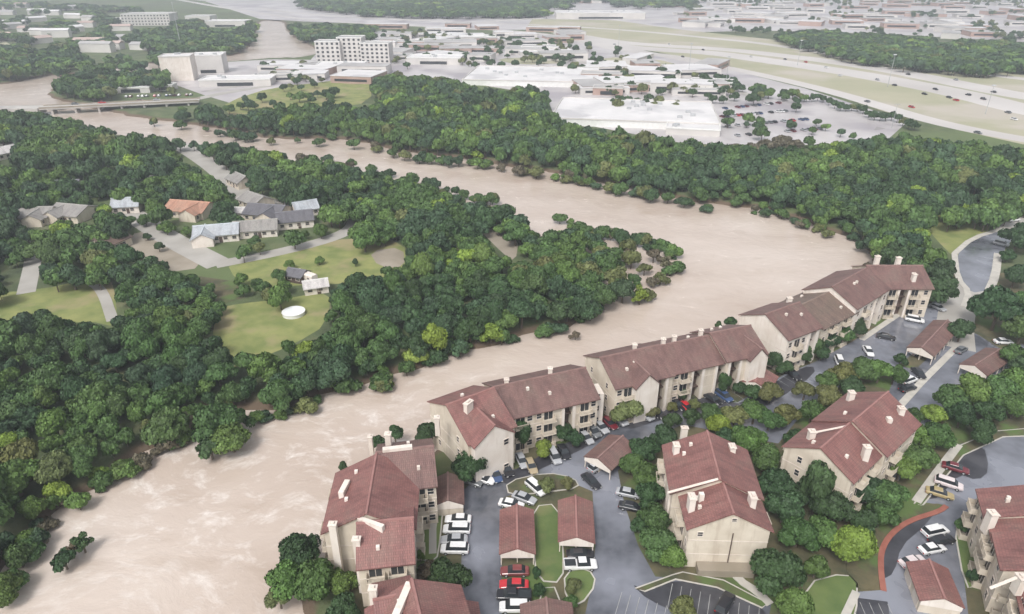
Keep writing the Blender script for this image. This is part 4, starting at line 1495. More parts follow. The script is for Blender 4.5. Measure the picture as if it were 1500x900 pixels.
# ---------------------------------------------------------------- far cars: one small mesh, body + glass + wheels
def far_car():
    root = empty('far_car', (0, 0, 0))
    b = MB()
    b.add([(-2.3, -.9, .3), (2.3, -.9, .3), (2.3, .9, .3), (-2.3, .9, .3), (-2.25, -.85, .95), (2.1, -.85, .82), (2.1, .85, .82), (-2.25, .85, .95)],
          [(3, 2, 1, 0), (4, 5, 6, 7), (0, 1, 5, 4), (1, 2, 6, 5), (2, 3, 7, 6), (3, 0, 4, 7)])
    b.box((-.4, 0, 1.42), (1.7, 1.3, .08))
    b.build('body', M['paint'], root, local=True)
    b = MB(); b.box((-.35, 0, 1.12), (2.9, 1.6, .55), taper=.75); b.build('windows', M['glass'], root, local=True)
    b = MB()
    for x in (-1.4, 1.4): b.tube((x, -.88, .33), (x, .88, .33), .33, .33, 8)
    b.build('wheels', M['black_rubber'], root, local=True)
    return root


fc = far_car(); fc_used = False
def put_far(px, py, ang, col, label, group):
    global fc_used
    o = copy_tree(fc) if fc_used else fc
    fc_used = True
    p = G(px, py, 0)
    o.location = (p.x, p.y, .09)
    o.rotation_euler = (0, 0, ang)
    tag(o, label, 'car', group); setcol(o, CC[col])


rc = random.Random(11)
cols = ['white', 'white', 'silver', 'silver', 'grey', 'black', 'black', 'red', 'blue', 'dark red']
def lot(x0, y0, x1, y1, n, where, fill=.75):
    a, b2 = G(x0, y0), G(x1, y1)
    ang = math.atan2(b2.y - a.y, b2.x - a.x) + math.pi / 2
    for i in range(n):
        if rc.random() > fill: continue
        t = i / max(1, n - 1)
        c = rc.choice(cols)
        q = a.lerp(b2, t)
        X, Y, _ = project(q.x, q.y, 0)
        put_far(float(X), float(Y), ang, c, f'tiny {c} car parked in the {where}', f'{c} cars parked in the {where}')


lot(1062, 160, 1140, 152, 14, 'lot behind the wood near the highway')
lot(1058, 172, 1150, 164, 18, 'lot behind the wood near the highway')
lot(1066, 186, 1180, 176, 18, 'lot behind the wood near the highway', .55)
lot(1080, 200, 1200, 190, 16, 'lot behind the wood near the highway', .4)
lot(380, 104, 460, 102, 20, 'hazy lot left of the hotel wings')
lot(375, 111, 470, 109, 22, 'hazy lot left of the hotel wings')
lot(600, 72, 700, 70, 18, 'lots between the shops')
lot(640, 80, 740, 77, 18, 'lots between the shops')
lot(180, 143, 280, 140, 18, 'strip along the bridge road')
hw = [(1400, 118, 1), (1330, 110, 1), (1440, 146, 0), (1370, 132, 0), (1285, 118, 0), (1210, 100, 0), (1310, 126, 1), (1476, 166, 1), (1400, 148, 1), (1335, 158, 0), (1150, 88, 0), (1100, 84, 1), (1030, 74, 0),
      (1432, 196, 0), (1270, 150, 1), (1485, 176, 0), (1455, 136, 1), (1230, 112, 1), (1180, 92, 1), (980, 66, 0), (1000, 84, 0), (900, 66, 1), (1390, 144, 0), (1418, 140, 1), (1354, 139, 0)]
for i, (x, y, s) in enumerate(hw):
    a, b2 = G(x, y), G(x + 20, y + 5.0)
    c = rc.choice(['white', 'grey', 'black', 'red', 'silver', 'black'])
    put_far(x, y, math.atan2(b2.y - a.y, b2.x - a.x) + (math.pi if s else 0), c, f'{c} car driving on the wide highway', f'{c} cars on the highway')
for i, (x, y) in enumerate([(60, 154), (110, 153), (150, 151), (230, 147), (205, 148)]):
    p = G(x, y, 3)
    c = ['white', 'grey', 'red', 'silver', 'dark red'][i]
    if i in (1, 2, 3, 4):
        X, Y, _ = project(p.x, p.y, 0)
        put_far(float(X), float(Y), ang, c, f'{c} car crossing the river bridge', 'cars on the bridge')
        bpy.context.view_layer.update()
        [o for o in COL.objects if o.name.startswith('far_car')]
for o in COL.objects:
    if o.get('group') == 'cars on the bridge': o.location.z = 2.82

# ---------------------------------------------------------------- trees
def ico(sub):
    bm = bmesh.new()
    bmesh.ops.create_icosphere(bm, subdivisions=sub, radius=1)
    v = np.array([x.co[:] for x in bm.verts]); f = np.array([[q.index for q in x.verts] for x in bm.faces])
    bm.free()
    return v, f


ICO1, ICO2 = ico(1), ico(2)


def crown_proto(seed, lobes, leaves, size, core=True, flat=.36, spread=.58, lob=(.20, .46), hz=.60, gap=0.0, ic=None):
    """unit crown (radius about 1, height 1): lobes of leaf clumps over lumpy cores. returns V, loops, totals, var"""
    g = np.random.default_rng(seed)
    C = [[0, 0, hz]]; Rr = [.44]
    for i in range(lobes):
        a = 2 * math.pi * (i * .618 + g.uniform(-.12, .12))
        rr = spread * math.sqrt((i + .7) / lobes) * g.uniform(.7, 1.25)
        z = hz - .16 + flat * (1 - (rr / spread) ** 2 * .75) * g.uniform(.1, 1.15)
        C.append([rr * math.cos(a), rr * math.sin(a), z]); Rr.append(g.uniform(*lob))
    C = np.array(C); Rr = np.array(Rr)
    Zs = .42                                        # vertical squash of lobes (height unit is not the radius unit)
    lv = g.uniform(.78, 1.22, len(C))
    n = leaves * 2
    pick = g.choice(len(C), n, p=Rr ** 2 / (Rr ** 2).sum())
    d = g.normal(size=(n, 3)); d[:, 2] = d[:, 2] * .8 + .25
    d /= np.linalg.norm(d, axis=1)[:, None]
    rad = Rr[pick] * g.uniform(.84, 1.16, n)
    P = C[pick] + d * rad[:, None] * np.array([1, 1, Zs])
    ok = np.ones(n, bool)
    for k in range(len(C)):
        q = (P - C[k]) / (Rr[k] * np.array([1, 1, Zs]))
        ok &= ~((np.linalg.norm(q, axis=1) < .80) & (pick != k))
    P, d, pick = P[ok][:leaves], d[ok][:leaves], pick[ok][:leaves]
    n = len(P)
    nn = d + g.normal(size=(n, 3)) * .42
    nn /= np.linalg.norm(nn, axis=1)[:, None]
    u = np.cross(nn, g.normal(size=(n, 3))); u /= np.linalg.norm(u, axis=1)[:, None]
    w = np.cross(nn, u)
    s = size * g.uniform(.6, 1.3, n)[:, None]
    sc = np.array([1, 1, .75])
    q = np.stack([P - u * s - w * s * .6, P + u * s * .8 - w * s, P + u * s + w * s * .7, P - u * s * .7 + w * s], 1)
    q = P[:, None, :] + (q - P[:, None, :]) * sc
    V = [q.reshape(-1, 3)]
    loops = [np.arange(4 * n)]
    tot = [np.full(n, 4)]
    lf = lv[pick] * g.uniform(.75, 1.28, n)
    var = [np.repeat(lf, 4)]
    base = 4 * n
    if core:
        iv, fi = ic or ICO1
        for k in range(len(C)):
            vv = C[k] + iv * (Rr[k] * np.array([1, 1, Zs]) * .90) * g.uniform(.86, 1.1, (len(iv), 1))
            V.append(vv); loops.append((fi + base).ravel()); tot.append(np.full(len(fi), 3)); var.append(np.full(len(vv), lv[k] * .95))
            base += len(vv)
    return np.concatenate(V), np.concatenate(loops), np.concatenate(tot), np.concatenate(var)


def trunk_mesh(seed, name='trunk'):
    g = random.Random(seed)
    b = MB()
    top = Vector((g.uniform(-.06, .06), g.uniform(-.06, .06), .5))
    b.tube((0, 0, -.12), top * .5, .075, .055, 7)
    b.tube(top * .5, top, .055, .04, 7)
    for i in range(5):
        a = i * 1.257 + g.uniform(-.3, .3)
        b.tube(top * g.uniform(.55, .95), (math.cos(a) * .5, math.sin(a) * .5, g.uniform(.5, .7)), .035, .012, 5)
    me = bpy.data.meshes.new(name)
    me.from_pydata([tuple(v) for v in b.v], [], b.f)
    me.materials.append(M['trunk'])
    return me


def crown_mesh(*a, **k):
    V, l, t, var = crown_proto(*a, **k)
    me = np_mesh('crown', V, l, t, M['foliage'])
    at = me.color_attributes.new('var', 'FLOAT_COLOR', 'POINT')
    at.data.foreach_set('color', np.repeat(var[:, None], 4, 1).astype(np.float32).ravel())
    return me


CROWNS = [crown_mesh(100 + i, 13 + i * 2 % 7, 3200, .046) for i in range(9)]
OVALS = [crown_mesh(200 + i, 9, 2200, .055, flat=.5, spread=.42, lob=(.3, .42), hz=.55) for i in range(2)]
RAGGED = [crown_mesh(300 + i, 8, 900, .07, flat=.5, spread=.66, lob=(.18, .32), hz=.52, core=False) for i in range(3)]
TRUNKS = [trunk_mesh(i) for i in range(3)]

TONES = {'dark': (.042, .080, .032), 'mid': (.068, .122, .038), 'green': (.096, .162, .042), 'bright': (.18, .26, .045), 'olive': (.122, .140, .052), 'yellow': (.23, .28, .06), 'brown': (.11, .098, .065), 'blue': (.048, .088, .044)}
WORD = {'dark': 'dark green', 'mid': 'mid green', 'green': 'fresh green', 'bright': 'bright yellow green', 'olive': 'olive green', 'yellow': 'yellowish', 'brown': 'brownish half bare', 'blue': 'dull bluish green'}
n_trees = [0]


def tree(x, y, Rr, H, tone, label, group=None, z=0.0, mesh=None, cat='tree', name='tree'):
    root = empty(name, (x, y, z), random.uniform(0, 6.28))
    root.scale = (Rr, Rr * random.uniform(.92, 1.08), H)
    tag(root, label, cat, group)
    c = bpy.data.objects.new('crown', mesh or random.choice(CROWNS))
    COL.objects.link(c); c.parent = root
    k = random.uniform(.85, 1.15)
    t = TONES[tone]
    c.color = (t[0] * k * random.uniform(.9, 1.12), t[1] * k, t[2] * k * random.uniform(.9, 1.1), 1)
    tr = bpy.data.objects.new('trunk', random.choice(TRUNKS))
    COL.objects.link(tr); tr.parent = root
    n_trees[0] += 1
    return root


def tpx(cx, cy, rpx, tone, label, group=None, z=0.0, mesh=None, hk=1.75, hc=.62):
    """tree whose crown centre shows at that pixel with that radius in photo pixels"""
    Rr = rpx / scale_at(cx, cy, 4)
    for _ in range(3):
        H = min(max(Rr * hk, 3.0), 13)
        p = G(cx, cy, z + H * hc)
        Rr = rpx / scale_at(cx, cy, z + H * hc)
    return tree(p.x, p.y, Rr, H, tone, label, group, z, mesh)


# trees of the apartment grounds, each placed by its crown
APT = [
    # left foreground clump by the river
    (438, 800, 34, 'dark', 'top tree of the clump in the water left of the nearest block'), (418, 845, 34, 'green', 'left tree of the clump in the water left of the nearest block'),
    (462, 845, 38, 'mid', 'middle tree of the clump in the water left of the nearest block'), (498, 850, 26, 'green', 'right tree of the clump against the nearest block'), (500, 888, 26, 'dark', 'lowest tree of the clump at the bottom edge'),
    (408, 872, 22, 'olive', 'low bush at the left foot of the clump'), (652, 842, 34, 'dark', 'dark round tree below the small lawn and white cars'), (628, 835, 22, 'brown', 'brown bush between block and dark round tree'),
    (578, 632, 15, 'dark', 'small tree behind the roof at the river side of the nearest block'), (552, 645, 12, 'dark', 'bush at the water behind the nearest block'), (628, 632, 22, 'dark', 'tree between the two nearest riverside blocks'),
    (502, 683, 9, 'dark', 'tiny bush in the water beside the nearest roof'),
    (690, 678, 32, 'dark', 'broad dark tree under the cream gable'), (766, 632, 20, 'dark', 'tall dark tree before the long facade'), (796, 654, 17, 'bright', 'bright yellow green shrub before the long facade'),
    (822, 628, 20, 'dark', 'dark tree right of the bright shrub'), (840, 640, 16, 'dark', 'small dark tree at the foot of the stair tower'), (812, 610, 13, 'mid', 'slim tree by the middle of the facade'),
    (920, 594, 27, 'olive', 'flat olive tree before the long middle block'), (954, 600, 14, 'olive', 'small olive bush right of the flat olive tree'),
    (748, 640, 12, 'dark', 'slim tree right of the cream gable'), (784, 622, 11, 'dark', 'slim tree at the facade above the bright shrub'), (836, 616, 10, 'dark', 'slim tree at the right part of the facade'), (1000, 578, 9, 'dark', 'slim tree at the left breezeway of the long block'),
    (1062, 556, 14, 'dark', 'tall tree inside the right breezeway bay'), (1085, 566, 12, 'dark', 'bush left of the small porch building'), (1180, 520, 14, 'dark', 'dark bush below the leftmost tree of the two toned block'), (985, 594, 9, 'olive', 'low bush by the cars at the long block'),
    (1040, 556, 12, 'mid', 'slim tree in front of the right breezeway'), (1134, 524, 19, 'dark', 'round dark tree at the gap between two riverside blocks'), (1150, 535, 14, 'dark', 'dark bush beside the round tree at the gap'),
    (1190, 505, 20, 'mid', 'leftmost of the trees before the two toned block'), (1212, 494, 20, 'dark', 'second of the trees before the two toned block'), (1236, 484, 19, 'mid', 'third of the trees before the two toned block'),
    (1256, 474, 19, 'dark', 'rightmost of the trees before the two toned block'), (1205, 515, 14, 'dark', 'low tree in front of the two toned block'),
    (1070, 471, 11, 'dark', 'tree poking up behind the roofs at the river'), (1052, 476, 7, 'dark', 'smaller tree poking up behind the roofs'), (1156, 440, 8, 'brown', 'brownish bush behind the red stepped roof'),
    (1270, 388, 7, 'brown', 'brown bush at the bend behind the farthest roof'), (1300, 383, 9, 'mid', 'bush behind the chimneys of the farthest roof'),
    (1372, 418, 30, 'dark', 'large round dark tree right of the farthest riverside block'), (1352, 440, 12, 'dark', 'bush at the foot of the large round tree'),
    # middle belt
    (945, 655, 26, 'dark', 'first dark tree left of the inner block, by the bend'), (975, 640, 24, 'dark', 'dark tree behind the inner block roof'), (925, 676, 22, 'mid', 'tree at the bend of the lane'),
    (948, 690, 26, 'mid', 'second tree along the lane left of the inner block'), (955, 722, 26, 'dark', 'third tree along the lane left of the inner block'), (958, 755, 27, 'mid', 'fourth tree along the lane left of the inner block'),
    (962, 790, 30, 'mid', 'fifth tree along the lane left of the inner block'), (984, 812, 26, 'green', 'sixth tree at the left foot of the cream gable'), (938, 768, 16, 'dark', 'low bush at the lane edge'),
    (1052, 618, 22, 'bright', 'yellow green tree behind the inner block roof'), (1078, 606, 22, 'olive', 'olive tree right of the yellow green one'), (1012, 608, 16, 'dark', 'dark tree between drive and inner block'), (985, 614, 16, 'dark', 'dark bush beyond the inner block roof'),
    (1106, 600, 24, 'mid', 'tree at the dark bays before the porch'), (1130, 572, 20, 'olive', 'olive tree by the grey parking patch'), (1100, 640, 27, 'green', 'first tree right of the inner block'), (1122, 668, 28, 'mid', 'second tree right of the inner block'),
    (1136, 702, 30, 'dark', 'third tree right of the inner block'), (1150, 740, 32, 'dark', 'fourth tree right of the inner block'), (1172, 776, 32, 'mid', 'fifth tree right of the inner block'), (1136, 828, 44, 'dark', 'big dark tree at the right foot of the cream gable'),
    (1175, 722, 24, 'dark', 'dark tree at the low corner of the second inner block'), (1202, 706, 32, 'dark', 'tall dark tree at the cream gable of the second inner block'), (1222, 740, 34, 'dark', 'dark tree below the second inner block'), (1205, 775, 32, 'mid', 'mid green tree left of the bright one'), (1249, 792, 40, 'bright', 'big bright green tree beside the red kerb'),
    (1240, 705, 26, 'mid', 'tree hiding the base of the second inner block'), (1272, 712, 30, 'dark', 'dark tree right below the second inner block'), (1302, 722, 32, 'mid', 'tree between second inner block and the pale walk'), (1292, 750, 26, 'mid', 'tree above the red kerb'),
    (1322, 680, 28, 'green', 'fresh green tree above the pale walk'), (1350, 665, 28, 'mid', 'tree at the top of the pale walk'), (1342, 635, 26, 'green', 'green tree right of the second inner block roof'), (1374, 632, 28, 'mid', 'tree at the lane right of the second inner block'),
    (1370, 605, 20, 'bright', 'bright tree at the lane edge'), (1164, 880, 34, 'green', 'green tree at the bottom edge beside the grass'), (1000, 888, 22, 'olive', 'olive bush at the bottom edge in the parking'), (1062, 640, 18, 'dark', 'dark tree right behind the inner block ridge'), (1104, 572, 17, 'dark', 'dark tree between the porch and the grey patch'), (1152, 604, 20, 'olive', 'olive tree at the left rim of the grey parking patch'), (1128, 612, 22, 'mid', 'mid green tree left of the grey parking patch'), (1016, 590, 12, 'olive', 'olive bush on the drive near the red car'), (900, 656, 16, 'dark', 'dark tree left of the bend carport'), (1215, 555, 18, 'mid', 'mid green tree above the grey parking patch'), (1340, 606, 16, 'mid', 'tree on the lane verge above the pale walk'),
    (1040, 600, 20, 'mid', 'tree between the drive and the yellow green tree'), (1082, 636, 22, 'mid', 'tree at the right of the inner block ridge'), (1180, 570, 18, 'olive', 'olive bush at the top of the grey parking patch'), (1168, 640, 20, 'dark', 'dark tree at the end of the grey parking patch'), (1180, 680, 24, 'mid', 'mid green tree below the grey parking patch'), (1264, 760, 24, 'dark', 'dark tree behind the big bright one'), (1196, 830, 22, 'mid', 'tree between the big dark one and the grass'),
    (1236, 546, 24, 'olive', 'left tree of the clump above the second inner roof'), (1262, 540, 24, 'mid', 'second tree of the clump above the second inner roof'), (1290, 540, 23, 'green', 'third tree of the clump above the second inner roof'), (1312, 545, 20, 'mid', 'right tree of the clump above the second inner roof'),
    (1250, 562, 20, 'dark', 'dark tree behind the second inner roof'), (1212, 575, 24, 'olive', 'olive tree left of the second inner roof'), (1190, 600, 22, 'mid', 'tree by the grey parking patch, left of the roof'), (1225, 590, 14, 'mid', 'small tree at the roof edge'), (1320, 525, 12, 'dark', 'bush by the carport sidewalk'),
    # right edge
    (1466, 446, 40, 'dark', 'broad dark oak at the right edge beside the entrance road'), (1410, 480, 22, 'dark', 'dark round tree between carport and oak'), (1500, 478, 30, 'mid', 'tree cut by the right edge below the broad oak'), (1494, 342, 26, 'dark', 'dark tree at the right edge by the curved road'),
    (1490, 400, 22, 'dark', 'tree above the broad oak at the right edge'), (1476, 372, 12, 'dark', 'small dark tree inside the curve of the road'), (1510, 440, 26, 'mid', 'tree behind the broad oak'), (1488, 520, 26, 'mid', 'tree at the right edge above the wooded bank'),
    (1398, 580, 28, 'mid', 'left tree of the wooded bank at right'), (1428, 570, 30, 'green', 'second tree of the wooded bank at right'), (1460, 566, 30, 'mid', 'third tree of the wooded bank at right'), (1488, 556, 28, 'green', 'last tree of the wooded bank at right'),
    (1410, 605, 24, 'dark', 'dark tree low on the wooded bank'), (1452, 600, 24, 'dark', 'tree low in the middle of the wooded bank'), (1490, 590, 26, 'mid', 'tree low at the right of the wooded bank'), (1500, 535, 24, 'dark', 'dark tree behind the wooded bank'),
    (1441, 628, 24, 'dark', 'lone dark oak at the top of the right hand car park'), (1413, 768, 12, 'mid', 'small round shrub beside the stepped block'), (1425, 842, 10, 'dark', 'shrub between garage and stepped block'),
    (770, 842, 0, 'dark', ''), (789, 862, 10, 'dark', 'dark shrub by the grass strip'), (786, 838, 8, 'dark', 'small dark shrub left of the grass strip end'), (840, 856, 14, 'olive', 'shrub on the small kerbed island'), (800, 708, 14, 'olive', 'shrub in the bed above the grass strip'),
    (838, 880, 12, 'mid', 'lower shrub on the small kerbed island'), (830, 705, 10, 'olive', 'low shrub above the right carport'), (615, 812, 7, 'green', 'small shrub on the lawn by the white cars'),
]
for t in APT:
    if t[2] > 0:
        tpx(t[0], t[1], t[2], t[3], f'{WORD[t[3]]} tree: {t[4]}' if False else t[4], 'trees and bushes of the apartment grounds', mesh=(random.choice(OVALS) if 'slim' in t[4] or 'tall' in t[4] else None), hk=(3.1 if 'slim' in t[4] or 'tall' in t[4] else 1.75))

# trees standing in the flood
FLOOD = [(320, 618, 40, 'mid', 'large tree standing alone in the flood, upper crown'), (338, 640, 30, 'green', 'tree in the flood leaning right beside the large one'), (306, 652, 28, 'dark', 'low tree at the left foot of the large flooded one'), (348, 612, 24, 'mid', 'small crown above the flooded group'),
         (92, 818, 24, 'dark', 'dark half sunken tree in the current at lower left'), (120, 796, 20, 'dark', 'thin branch crown right of the half sunken tree'), (105, 808, 14, 'brown', 'brown snag between the two sunken crowns'),
         (843, 490, 10, 'brown', 'tiny brown bush alone in the river'), (938, 432, 17, 'bright', 'bright green tree at the tip of the flooded point'), (930, 408, 15, 'mid', 'tree behind the bright green one on the flooded point'), (905, 395, 16, 'olive', 'thin tree on the flooded point, left'),
         (958, 372, 15, 'brown', 'brownish crown at the outer flooded point'), (976, 386, 14, 'brown', 'outermost brownish tree in the river'), (944, 392, 14, 'olive', 'thin olive tree in the middle of the flooded point'), (888, 372, 16, 'dark', 'tree where the flooded point begins'),
         (920, 375, 12, 'brown', 'bare grey crown in the flooded point'), (902, 418, 14, 'mid', 'low tree at the near side of the flooded point'), (556, 540, 14, 'green', 'green bush at the water under the left bank wood'), (610, 518, 20, 'yellow', 'yellow green tree leaning over the left bank'),
         (738, 472, 26, 'green', 'tall fresh green tree at the left bank edge'), (85, 722, 22, 'bright', 'bright yellow green tree at the left bank wood edge'), (146, 694, 15, 'bright', 'smaller bright bush at the left bank wood edge'), (410, 575, 26, 'dark', 'dark tree overhanging the water at the left bank'),
         (448, 520, 26, 'bright', 'bright green tree inside the left bank wood edge'), (695, 480, 14, 'olive', 'thin tree at the left bank water'), (60, 790, 14, 'brown', 'bare brown bush in the water at the left edge'), (30, 800, 18, 'olive', 'olive bush in the shallows at the left edge')]
for cx, cy, rp, tone, lab in FLOOD:
    tpx(cx, cy, rp, tone, lab, 'trees standing in or at the flood', z=-1.4, mesh=random.choice(RAGGED) if tone in ('brown', 'olive') or 'half sunken' in lab or 'thin' in lab or 'flooded' in lab else None, hc=.52)
# small trees in the field
for cx, cy, rp, tone, lab in [(424, 385, 9, 'green', 'small lollipop tree left of the camper trailer'), (467, 380, 8, 'green', 'small lollipop tree right of the camper trailer'), (371, 352, 11, 'mid', 'tree at the street edge before the grey house'),
                              (445, 342, 9, 'mid', 'small tree on the verge of the curved street'), (408, 402, 14, 'mid', 'bush left of the camper trailer'), (232, 360, 9, 'dark', 'shrub on the bare lot'), (215, 345, 7, 'dark', 'smaller shrub on the bare lot'), (520, 383, 6, 'dark', 'tiny bush on the field')]:
    tpx(cx, cy, rp, tone, lab, 'small trees about the left bank houses')

# ---- woods: candidates on a jittered grid, kept where the photo shows trees
WOODS = [
    ('flooded point', .8, [(830, 326), (872, 340), (880, 440), (840, 470), (800, 440), (800, 360)]),
    ('flooded tip', .15, [(872, 338), (930, 350), (984, 364), (995, 390), (962, 404), (932, 442), (888, 432), (872, 446)]),
    ('left bank', 1.0, [(-120, 166), (60, 168), (130, 182), (180, 188), (230, 195), (290, 205), (350, 208), (395, 215), (420, 225), (480, 230), (540, 243), (600, 258), (640, 270), (690, 285), (720, 290), (800, 308), (845, 330), (880, 342),
      (898, 360), (905, 385), (890, 410), (880, 440), (840, 462), (780, 478), (720, 492), (660, 500), (620, 520), (560, 548), (475, 556), (450, 585), (370, 590), (290, 590), (250, 638), (180, 678), (130, 712), (75, 742), (40, 790), (0, 866), (-120, 990)]),
    ('far bank', 1.0, [(160, 168), (200, 150), (300, 152), (335, 168), (350, 170), (400, 158), (480, 158), (546, 150), (545, 116), (600, 110), (680, 122), (700, 132), (790, 132), (800, 142), (806, 158), (830, 180), (870, 190), (930, 198), (985, 206), (1030, 214),
      (1100, 216), (1180, 218), (1250, 206), (1320, 200), (1400, 208), (1500, 222), (1640, 240), (1640, 310), (1470, 310), (1445, 316), (1350, 318), (1345, 325), (1372, 352), (1398, 372), (1390, 392), (1345, 388), (1290, 386), (1262, 368), (1240, 350), (1200, 334), (1150, 316), (1100, 305), (1020, 298), (960, 285), (930, 277), (870, 267), (830, 257),
      (790, 250), (740, 243), (700, 235), (640, 230), (570, 220), (540, 210), (480, 203), (400, 206), (345, 195), (290, 185), (210, 175)]),
    ('river point', 1.0, [(75, 142), (80, 122), (110, 110), (190, 104), (230, 103), (250, 108), (240, 122), (205, 122), (170, 126), (162, 138), (100, 146)]),
    ('top left hill', .8, [(-120, 116), (-120, 2), (60, 4), (200, 12), (240, 34), (300, 28), (378, 34), (376, 62), (340, 78), (240, 90), (120, 104), (60, 110), (0, 124)]),
    ('upper river', 1.0, [(425, 36), (545, 38), (546, 54), (440, 56), (428, 48)]),
    ('top band', 1.0, [(435, -6), (1010, -6), (1020, 10), (940, 10), (800, 22), (640, 22), (540, 20), (440, 8)]),
    ('highway wood', 1.0, [(1130, 52), (1200, 44), (1330, 54), (1500, 62), (1640, 70), (1640, 96), (1500, 98), (1430, 104), (1330, 94), (1250, 84), (1180, 66)]),
    ('shops', .30, [(560, 40), (700, 50), (860, 58), (960, 84), (1040, 100), (1060, 130), (1020, 148), (850, 140), (800, 92), (690, 92), (640, 100), (560, 102)]),
    ('lots by the store', .36, [(880, 96), (1000, 100), (1060, 112), (1130, 130), (1100, 142), (1040, 146), (880, 150), (870, 110)]),
    ('car park', .10, [(1050, 148), (1150, 142), (1250, 168), (1290, 195), (1180, 208), (1080, 208)]),
    ('car park edge', .75, [(1060, 210), (1150, 198), (1180, 208), (1150, 218), (1070, 216)]),
    ('town', .6, [(1000, -4), (1640, -4), (1640, 52), (1500, 54), (1240, 44), (1100, 42), (1000, 40)]),
    ('field', .16, [(332, 150), (400, 128), (480, 118), (540, 120), (545, 148), (480, 156), (400, 158), (345, 170)]),
    ('riverside lots', .26, [(380, 88), (450, 90), (460, 100), (560, 98), (560, 108), (400, 126), (300, 138), (240, 126), (360, 110)]),
    ('highway edge', .5, [(1050, 104), (1120, 122), (1180, 136), (1180, 142), (1100, 130), (1040, 112)]),
]
OPEN = [
    [(-60, 432), (60, 425), (130, 408), (162, 404), (170, 440), (168, 468), (130, 458), (60, 456), (-60, 462)],
    [(320, 452), (350, 448), (410, 442), (478, 428), (474, 470), (430, 488), (380, 505), (330, 520), (316, 495)],
    [(336, 384), (440, 360), (520, 350), (590, 355), (588, 384), (500, 398), (480, 400), (475, 425), (430, 425), (428, 396), (360, 398)],
    [(185, 330), (210, 320), (260, 345), (322, 375), (330, 392), (300, 396), (240, 382), (195, 370)],
    [(318, 378), (400, 362), (480, 342), (512, 322), (524, 320), (520, 336), (480, 356), (400, 378), (325, 390)],
    [(264, 208), (300, 222), (345, 252), (372, 276), (420, 296), (400, 306), (345, 288), (316, 262), (283, 242), (262, 224)],
    [(705, 338), (735, 338), (756, 352), (752, 372), (735, 372), (716, 352)],
    [(38, 372), (56, 372), (54, 400), (44, 425), (34, 425)],
    [(330, 418), (400, 436), (392, 440), (330, 446)],
    [(246, 296), (310, 294), (314, 326), (250, 328)], [(290, 328), (350, 322), (404, 318), (410, 342), (340, 360), (290, 356)], [(352, 285), (465, 290), (470, 318), (450, 336), (400, 330), (352, 310)],
    [(22, 302), (70, 302), (72, 322), (24, 326)], [(86, 300), (132, 300), (132, 322), (88, 324)], [(172, 291), (202, 291), (202, 306), (172, 308)], [(0, 205), (14, 210), (10, 232), (-10, 245), (-20, 210)],
    [(240, 78), (335, 74), (400, 108), (395, 130), (300, 132), (262, 122)], [(168, 122), (216, 122), (216, 138), (168, 138)], [(60, 150), (300, 140), (300, 152), (60, 164)],
    [(455, 55), (570, 55), (570, 95), (530, 106), (455, 106)], [(676, 96), (880, 94), (880, 124), (700, 119), (676, 115)], [(802, 148), (1052, 152), (1052, 198), (1010, 196), (930, 186), (870, 180), (828, 170)],
    [(805, 10), (960, 8), (960, 28), (805, 28)], [(180, 18), (250, 18), (250, 40), (180, 40)], [(300, 24), (352, 24), (352, 40), (300, 40)],
    [(1345, 325), (1400, 318), (1455, 318), (1448, 340), (1420, 362), (1402, 378), (1375, 355)], [(1400, 360), (1430, 345), (1500, 320), (1500, 345), (1470, 365), (1460, 420), (1400, 420)],
    [(500, 116), (543, 114), (542, 150), (512, 153)],
    [(268, 606), (300, 590), (372, 592), (378, 640), (350, 675), (300, 690), (262, 655)],
    [(605, 82), (665, 82), (665, 96), (605, 96)],
    [(708, 238), (712, 238), (712, 230), (708, 230)],
]
for o in COL.objects:
    pass
for sx, sy in spots:
    if sx < 380: OPEN.append([(sx - 15, sy - 4), (sx + 15, sy - 4), (sx + 17, sy + 4), (sx - 17, sy + 4)])
    elif sx > 840: OPEN.append([(sx - 18, sy - 3), (sx + 18, sy - 3), (sx + 18, sy + 3), (sx - 18, sy + 3)])


